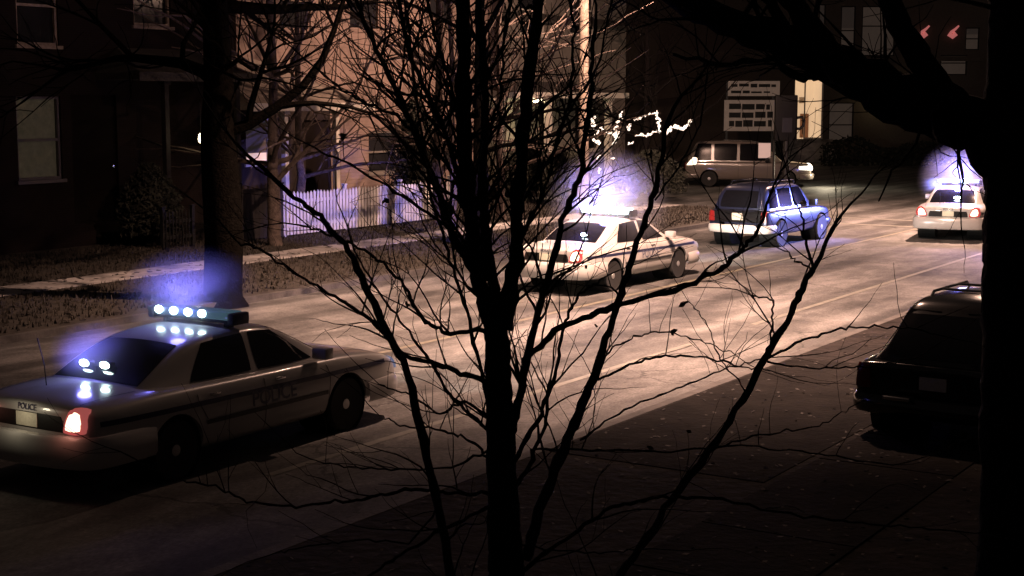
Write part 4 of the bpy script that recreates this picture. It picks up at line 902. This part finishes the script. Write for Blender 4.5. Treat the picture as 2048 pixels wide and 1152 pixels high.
# utility pole with street lamp
def street_lamp(name, label, base, hp, arm, lampz, power, rad, m, cone=110, blend=1.0, tilt=(0, 0, -1), crossarm=False):
    e = empty(name, base); tag(e, label, 'utility pole' if crossarm else 'street lamp')
    bm = bmesh.new(); cyl(bm, (0, 0, -.1), (0, 0, hp), rad, rad * .68, n=16); pl = link('pole', bm, m, e, 40)
    A = Vector(arm); bm = bmesh.new(); pts = [Vector((0, 0, lampz - .9)), A * .3 + Vector((0, 0, lampz - .2)), A * .7 + Vector((0, 0, lampz + .12)), A + Vector((0, 0, lampz + .1))]
    tube(bm, pts, .04, 8); link('arm', bm, M_galv, e, 40)
    ang = math.atan2(A.y, A.x); T = Matrix.Translation(A + Vector((0, 0, lampz))) @ Matrix.Rotation(ang, 4, 'Z')
    bm = bmesh.new(); box(bm, -.35, .35, -.15, .15, .03, .17, T, .05); hd = link('lamp_head', bm, M_galv, e, 40)
    bm = bmesh.new(); box(bm, -.25, .25, -.11, .11, -.02, .028, T, .01); link('lens', bm, M_lampl, hd, 40)
    if crossarm:
        bm = bmesh.new(); box(bm, -1.2, 1.2, -.25, -.14, hp - .9, hp - .78); link('crossarm', bm, M_wood, e)
        for x in (-1.05, -.4, .4, 1.05): bm = bmesh.new(); cyl(bm, (x, -.19, hp - .78), (x, -.19, hp - .62), .035, .02, n=8); link('insulator', bm, M_metal, e)
    plight('lamp_light', A + Vector((0, 0, lampz - .12)), power, SODIUM, .16, e, spot=R(cone), aim=tilt, blend=blend)
    plight('lamp_spill', A + Vector((0, 0, lampz - .12)), power * .035, SODIUM, .16, e)
    return e
r0 = ray(1166, 400); t = -26.8 / r0.dot(N); pb = r0 * t
street_lamp('utility_pole', 'weathered wooden utility pole beside the lit porch', (pb.x, pb.y, VZ), 11.5, N * 4.2 + U * -3.0, 9.2, 9500, .20, M_wood, cone=132, blend=.5, tilt=-N * .8 + U * .3 - Vector((0, 0, 1)), crossarm=True)
pb2 = Vector((8.75, 26.0, VZ))
street_lamp('street_lamp', 'steel street lamp column hidden behind the big dark trunk', pb2, 11.2, Vector((3.3 - 8.75, 27.0 - 26.0, 0)), 11.0, 34000, .11, M_galv, cone=122, blend=.7, tilt=(.05, .22, -1))

street_lamp('street_lamp', 'second steel street lamp column added out of view up the near side to even the road light', Vector((20.6, 46.0, VZ)), 9.4, Vector((-5.0, 2.2, 0)), 9.2, 27000, .11, M_galv, cone=130, blend=.8)  # lamp added out of view to even the light along the road
# string lights draped over a bush
bp_ = P(onwall(1275, 330, -28.3)[0], -28.3, VZ)
rg = random.Random(8); sh = empty('shrub', bp_); tag(sh, 'dark bare shrub carrying the string lights', 'shrub')
bm = bmesh.new()
for k in range(16):
    a = k * 2.4; grow(bm, Vector((0, 0, 0)), Vector((math.cos(a) * .6, math.sin(a) * .6, 1)), rg.uniform(1.3, 1.9), .035, 3, rg, up=.2, n=5, kids=(3, 4), rmin=.008)
link('branches', bm, M_bark, sh)
def spath(pts, d): return [at(x, y, d) for x, y in pts]
dS = bp_.y - .6; st = empty('string_lights', bp_); tag(st, 'looping warm white string lights glowing on the shrub beyond the middle police car', 'string lights')
rg = random.Random(9)
for pts, w0 in (([(1188, 236), (1182, 252), (1196, 262), (1186, 276), (1200, 292)], 8), ([(1200, 255), (1215, 264), (1232, 272), (1242, 262)], 5), ([(1243, 222), (1240, 240), (1228, 258), (1236, 275), (1224, 292)], 7),
               ([(1258, 258), (1262, 246)], 6), ([(1268, 240), (1290, 232), (1312, 228), (1316, 222)], 5), ([(1312, 228), (1320, 240), (1318, 262), (1300, 270), (1272, 273)], 6),
               ([(1332, 268), (1338, 256), (1352, 252), (1362, 258), (1376, 248), (1383, 240)], 7), ([(1256, 289), (1268, 285)], 3), ([(1194, 318), (1200, 308)], 5), ([(1222, 316), (1232, 316)], 3), ([(1196, 342), (1202, 338)], 4)):
    q = jitter_path([v + Vector((0, rg.uniform(-.15, .15), 0)) - bp_ for v in spath(pts, dS)], rg, .02, 4); bm = bmesh.new()
    tube(bm, q, .02, 5)
    for a_, b_ in zip(q, q[1:]):
        k_ = max(1, int((b_ - a_).length / .075))
        for i_ in range(k_):
            c_ = a_.lerp(b_, i_ / k_) + Vector((rg.gauss(0, .03), rg.gauss(0, .05), rg.gauss(0, .035)))
            bmesh.ops.create_icosphere(bm, subdivisions=1, radius=w0 * dS / 3000 / 2 * rg.uniform(.5, 1.25), matrix=Matrix.Translation(c_))
    link('light_strand', bm, M_string, st, 60)

# ------------------------------------------------------------------ storefront block beyond the junction
YB = 98.0
def bxz(px, py, y=YB): p = at(px, py, y); return p.x, p.z
e = empty('storefront', (at(1560, 300, YB).x, YB, 0)); tag(e, 'dark two-storey building beyond the junction with one brightly lit entrance', 'building'); ox = e.location.x
def br(px0, py0, px1, py1, y=YB): a = bxz(px0, py1, y); b = bxz(px1, py0, y); return (a[0] - ox, b[0] - ox, a[1], b[1])
holes = [br(1588, 160, 1648, 278), br(1656, 205, 1708, 282), br(1680, 12, 1712, 110), br(1722, 12, 1792, 112), br(1668, 125, 1715, 165), br(1798, 160, 1820, 215), br(1636, 8, 1652, 108), br(1600, 25, 1620, 100), br(1930, 55, 1960, 100), br(1880, 110, 1935, 150)]
x0b = bxz(1250, 300)[0] - ox; x1b = bxz(2060, 300)[0] - ox
bm = bmesh.new(); wall_with_holes(bm, x0b, x1b, 0, 14, holes, t=.4)
for q in (((x0b, 0), (x0b, 18)), ((x0b, 18), (x1b, 18)), ((x1b, 18), (x1b, 0))):
    (a, b), (c, d) = q; bm.faces.new([bm.verts.new(v) for v in ((a, b, 0), (c, d, 0), (c, d, 14), (a, b, 14))])
bm.faces.new([bm.verts.new(v) for v in ((x0b, 0, 14), (x1b, 0, 14), (x1b, 18, 14), (x0b, 18, 14))])
link('wall', bm, M_brickf, e)
for k, q in enumerate(holes[1:]): window(e, *q, pane=M_dimwin, frame=M_boards, bars=True, sill=False, split=(.42, .5, .6)[k % 3], blind=(None, .55, None, .7)[k % 4])
a, b, c, d = holes[0]
bm = bmesh.new()
for f in (((a, .402, c), (b, .402, c), (b, 3.4, c), (a, 3.4, c)), ((a - .0, 3.4, c), (b, 3.4, c), (b, 3.4, d), (a, 3.4, d)), ((a, .402, c), (a, 3.4, c), (a, 3.4, d), (a, .402, d)), ((b, .402, c), (b, 3.4, c), (b, 3.4, d), (b, .402, d)), ((a, .402, d), (b, .402, d), (b, 3.4, d), (a, 3.4, d))): bm.faces.new([bm.verts.new(v) for v in f])
link('entrance_hall', bm, M_hall, e)
bm = bmesh.new(); box(bm, a + .62, a + .70, .05, .13, c, d); box(bm, b - .10, b, .05, .13, c, d); box(bm, a + .70, b - .10, .05, .13, c, c + .1); fr = link('door_frame', bm, M_white, e)
bm = bmesh.new(); box(bm, a + .50, a + .56, .0, .05, c + .3, c + 1.5); link('handle', bm, M_metal, fr)
bm = bmesh.new(); box(bm, a + .25, a + .33, 3.2, 3.35, c, d - .3); box(bm, a + 1.0, b - .3, 3.2, 3.38, c, c + 1.6); link('inner_door', bm, mat('hall_woodwork', (.25, .12, .07), .6), e)
bm = bmesh.new(); box(bm, a + .9, a + 1.25, 3.1, 3.3, c + 2.3, c + 2.7); link('notice', bm, M_shingle, e)
for k in range(5): bm = bmesh.new(); box(bm, a - .6 - .1 * k, b + .6, -.35 * (k + 1), -.35 * k - .003, 0, c - (c / 6) * (k + 1) + c / 6 - .01 * k); link('step', bm, M_conc, e)
bm = bmesh.new(); box(bm, x0b - .1, x1b + .1, -.25, -.003, bxz(1700, 116)[1] - .2, bxz(1700, 116)[1] + .1); link('cornice', bm, M_brickf, e)
# lantern
lx_, lz_ = bxz(1760, 182, YB - .6)
la = empty('wall_lantern', (lx_, YB - .6, lz_)); tag(la, 'lit wall lantern with a dark hood on the upper right of the storefront', 'lamp')
bm = bmesh.new(); cyl(bm, (0, 0, -.33), (0, 0, .30), .22, .26, n=8); link('glass', bm, mat('lantern_glass', (.8, .6, .3), .4, emit=(1, .72, .28), estr=.75), la)
bm = bmesh.new(); lathe(bm, [(.10, -.08), (.14, 0), (.08, .06)], Matrix.Translation((0, -.1, -.33)) @ Matrix.Rotation(R(90), 4, 'X'), 10); link('bulb', bm, M_porchl, la)
bm = bmesh.new(); cyl(bm, (0, 0, .305), (0, 0, 2.2), .62, .42, n=4); link('hood', bm, M_black, la)
bm = bmesh.new(); box(bm, -.05, .05, .2, .6, 1.0, 1.1); link('bracket', bm, M_metal, la)
plight('lantern_glow', (0, -.4, -.6), 12, (1, .75, .4), .1, la)
# curled red glowing strokes
for px_ in (1846, 1905):
    n_ = empty('red_shape', at(px_, 66, YB - .25)); tag(n_, 'small curled red glowing shape on the upper storey, ' + ('left one of two' if px_ < 1880 else 'right one of two'), 'neon sign', 'red glowing shapes on the storefront')
    bm = bmesh.new(); k = YB / 3000
    tube(bm, [(12 * k, 0, 14 * k), (6 * k, 0, 8 * k), (-2 * k, 0, 2 * k), (-6 * k, 0, -4 * k), (0, 0, -7 * k), (6 * k, 0, -3 * k), (2 * k, 0, 1 * k)], [.06, .08, .10, .14, .16, .15, .10], 8); link('tube', bm, M_red, n_, 60)
# message board with two panels of dark lettering rows
e2 = empty('sign_board', (at(1500, 300, 84).x, 84, 0)); ox2 = e2.location.x
tag(e2, 'pale board on dark posts with rows of dark lettering behind the signal head', 'sign')
def q84(px0, py0, px1, py1): a = bxz(px0, py1, 84); b = bxz(px1, py0, 84); return (a[0] - ox2, b[0] - ox2, a[1], b[1])
a, b, c, d = q84(1448, 200, 1552, 262); bm = bmesh.new(); box(bm, a, b, 0, .12, c, d, None, .01); link('lower_panel', bm, M_sign, e2)
a1, b1, c1, d1 = q84(1456, 162, 1560, 192); bm = bmesh.new(); box(bm, a1, b1, 0, .12, c1, d1, None, .01); link('upper_panel', bm, M_sign, e2)
rg = random.Random(3)
for y0_, y1_, xs in ((168, 174, (1462, 1552)), (182, 186, (1462, 1540)), (208, 219, (1458, 1540)), (224, 235, (1458, 1546)), (241, 253, (1458, 1544))):
    bm = bmesh.new(); x = xs[0]
    while x < xs[1]:
        wd = rg.uniform(9, 26); aa, bb, c_, d_ = q84(x, y0_ + rg.uniform(-1, 1), min(xs[1], x + wd), y1_ + rg.uniform(-1, 1)); box(bm, aa, bb, -.02, -.003, c_, d_, None, .006); x += wd + rg.uniform(1.5, 4)
    link('lettering_row', bm, M_signt, e2)
for x in (a + .1, b - .2): bm = bmesh.new(); box(bm, x, x + .12, .13, .25, -.1, d1); link('post', bm, M_metal, e2)
# traffic signal seen from behind on its pole
ds = 62.0; sp_ = at(1572, 300, ds); sg = empty('traffic_signal', (sp_.x, ds, VZ)); tag(sg, 'dark traffic signal head seen from behind on a pole beside the pale lettered board', 'traffic signal')
zt_ = at(1572, 190, ds).z - VZ; zb_ = at(1572, 282, ds).z - VZ
bm = bmesh.new(); cyl(bm, (0, 0, -.1), (0, 0, zb_ + .1), .16, .12, n=12); link('pole', bm, M_metal, sg, 40)
bm = bmesh.new(); box(bm, -.50, .42, -.16, .14, zb_, zt_, None, .06); hd = link('signal_head', bm, M_black, sg, 30)
bm = bmesh.new(); box(bm, -.22, .2, -.18, -.163, zb_ + .35, zb_ + .95, None, .01); link('access_panel', bm, M_metal, hd)
bm = bmesh.new(); pts = [(.42, 0, zb_ + .95), (.62, 0, zb_ + .98), (.72, 0, zb_ + .85), (.68, 0, zb_ + .62), (.55, 0, zb_ + .5), (.42, 0, zb_ + .5)]; tube(bm, pts, .06, 8); link('bracket', bm, M_metal, hd, 40)
sp2 = at(1548, 300, ds + 1.5); b2_ = empty('sign_post', (sp2.x, ds + 1.5, VZ)); tag(b2_, 'slim dark post with a blank pale plate left of the traffic signal', 'sign')
bm = bmesh.new(); cyl(bm, (0, 0, -.1), (0, 0, at(1548, 262, ds).z - VZ), .05, n=8); link('post', bm, M_metal, b2_)
aa = at(1516, 316, ds + 1.5); bb = at(1541, 286, ds + 1.5)
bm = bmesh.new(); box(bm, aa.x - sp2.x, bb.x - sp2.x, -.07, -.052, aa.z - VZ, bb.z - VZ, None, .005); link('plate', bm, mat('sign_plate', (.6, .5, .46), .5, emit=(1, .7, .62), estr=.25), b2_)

# dark hedge and dark roofline fillers beyond the junction
def hedge(name, label, x0, x1, y0, y1, h, seed, m):
    rg = random.Random(seed); bm = bmesh.new()
    for i in range(int((x1 - x0) * (y1 - y0 + 1) * 90)):
        p = Vector((rg.uniform(x0, x1), rg.uniform(y0, y1), 0)); hh = h * (0.8 + .25 * math.sin(p.x * 1.3) * math.sin(p.x * .37)); p.z = rg.uniform(0, hh) ** 1.0
        a = Vector((rg.gauss(0, 1), rg.gauss(0, 1), rg.gauss(0, 1))).normalized() * .14; b = a.orthogonal().normalized() * .09
        bm.faces.new([bm.verts.new(v) for v in (p - a, p + b, p + a, p - b)])
    return tag(link(name, bm, m), label, 'hedge')
M_hedge = mat('evergreen_hedge', (0.02, 0.022, 0.014), .9, noise=.4, nscale=3)
xa = at(1640, 300, 92).x; hedge('hedge', 'low dark hedge in front of the storefront to the right of its lit entrance', xa, xa + 17, 90.5, 92, 1.75, 4, M_hedge)

# evergreen masses across the road
def evergreen(name, label, px_, o, h, rad, seed, cat='shrub', n=6500):
    r0 = ray(px_, 400); t = o / r0.dot(N); p0 = r0 * t; rg = random.Random(seed); e = empty(name, (p0.x, p0.y, VZ)); tag(e, label, cat)
    bm = bmesh.new(); cyl(bm, (0, 0, -.1), (0, 0, h * .6), .09, .04, n=8); link('trunk', bm, M_bark, e)
    bm = bmesh.new()
    for i in range(n):
        z = rg.uniform(.15, 1) * h; f = z / h; rr = rad * (math.sin(min(1, (1 - f) * 1.6 + .12) * 1.57)) * (0.72 + .28 * math.sin(5 * f * 3 + i % 7)); a = rg.uniform(0, 6.283); q = rr * math.sqrt(rg.uniform(.25, 1))
        c = Vector((q * math.cos(a), q * math.sin(a), z)); u = Vector((rg.gauss(0, 1), rg.gauss(0, 1), rg.gauss(0, 1))).normalized() * .085; v = u.orthogonal().normalized() * .035
        bm.faces.new([bm.verts.new(w_) for w_ in (c - u, c + v, c + u, c - v)])
    link('crown', bm, M_hedge, e)
evergreen('evergreen_shrub', 'tall dark evergreen against the pale clapboard wall', 832, -30.2, 3.9, 1.0, 51)
evergreen('evergreen_shrub', 'dark rounded evergreen between the porch with the globe lamp and the fence', 1060, -31.0, 2.4, 1.3, 52)
evergreen('evergreen_shrub', 'dark rounded evergreen left of the utility pole', 1130, -28.6, 2.1, 1.1, 53)
evergreen('evergreen_shrub', 'dark low evergreen under the string lights', 1300, -27.4, 1.9, 1.5, 54)
evergreen('evergreen_shrub', 'dark evergreen shrub at the corner of the brick house', 300, -30.0, 2.2, .9, 56)
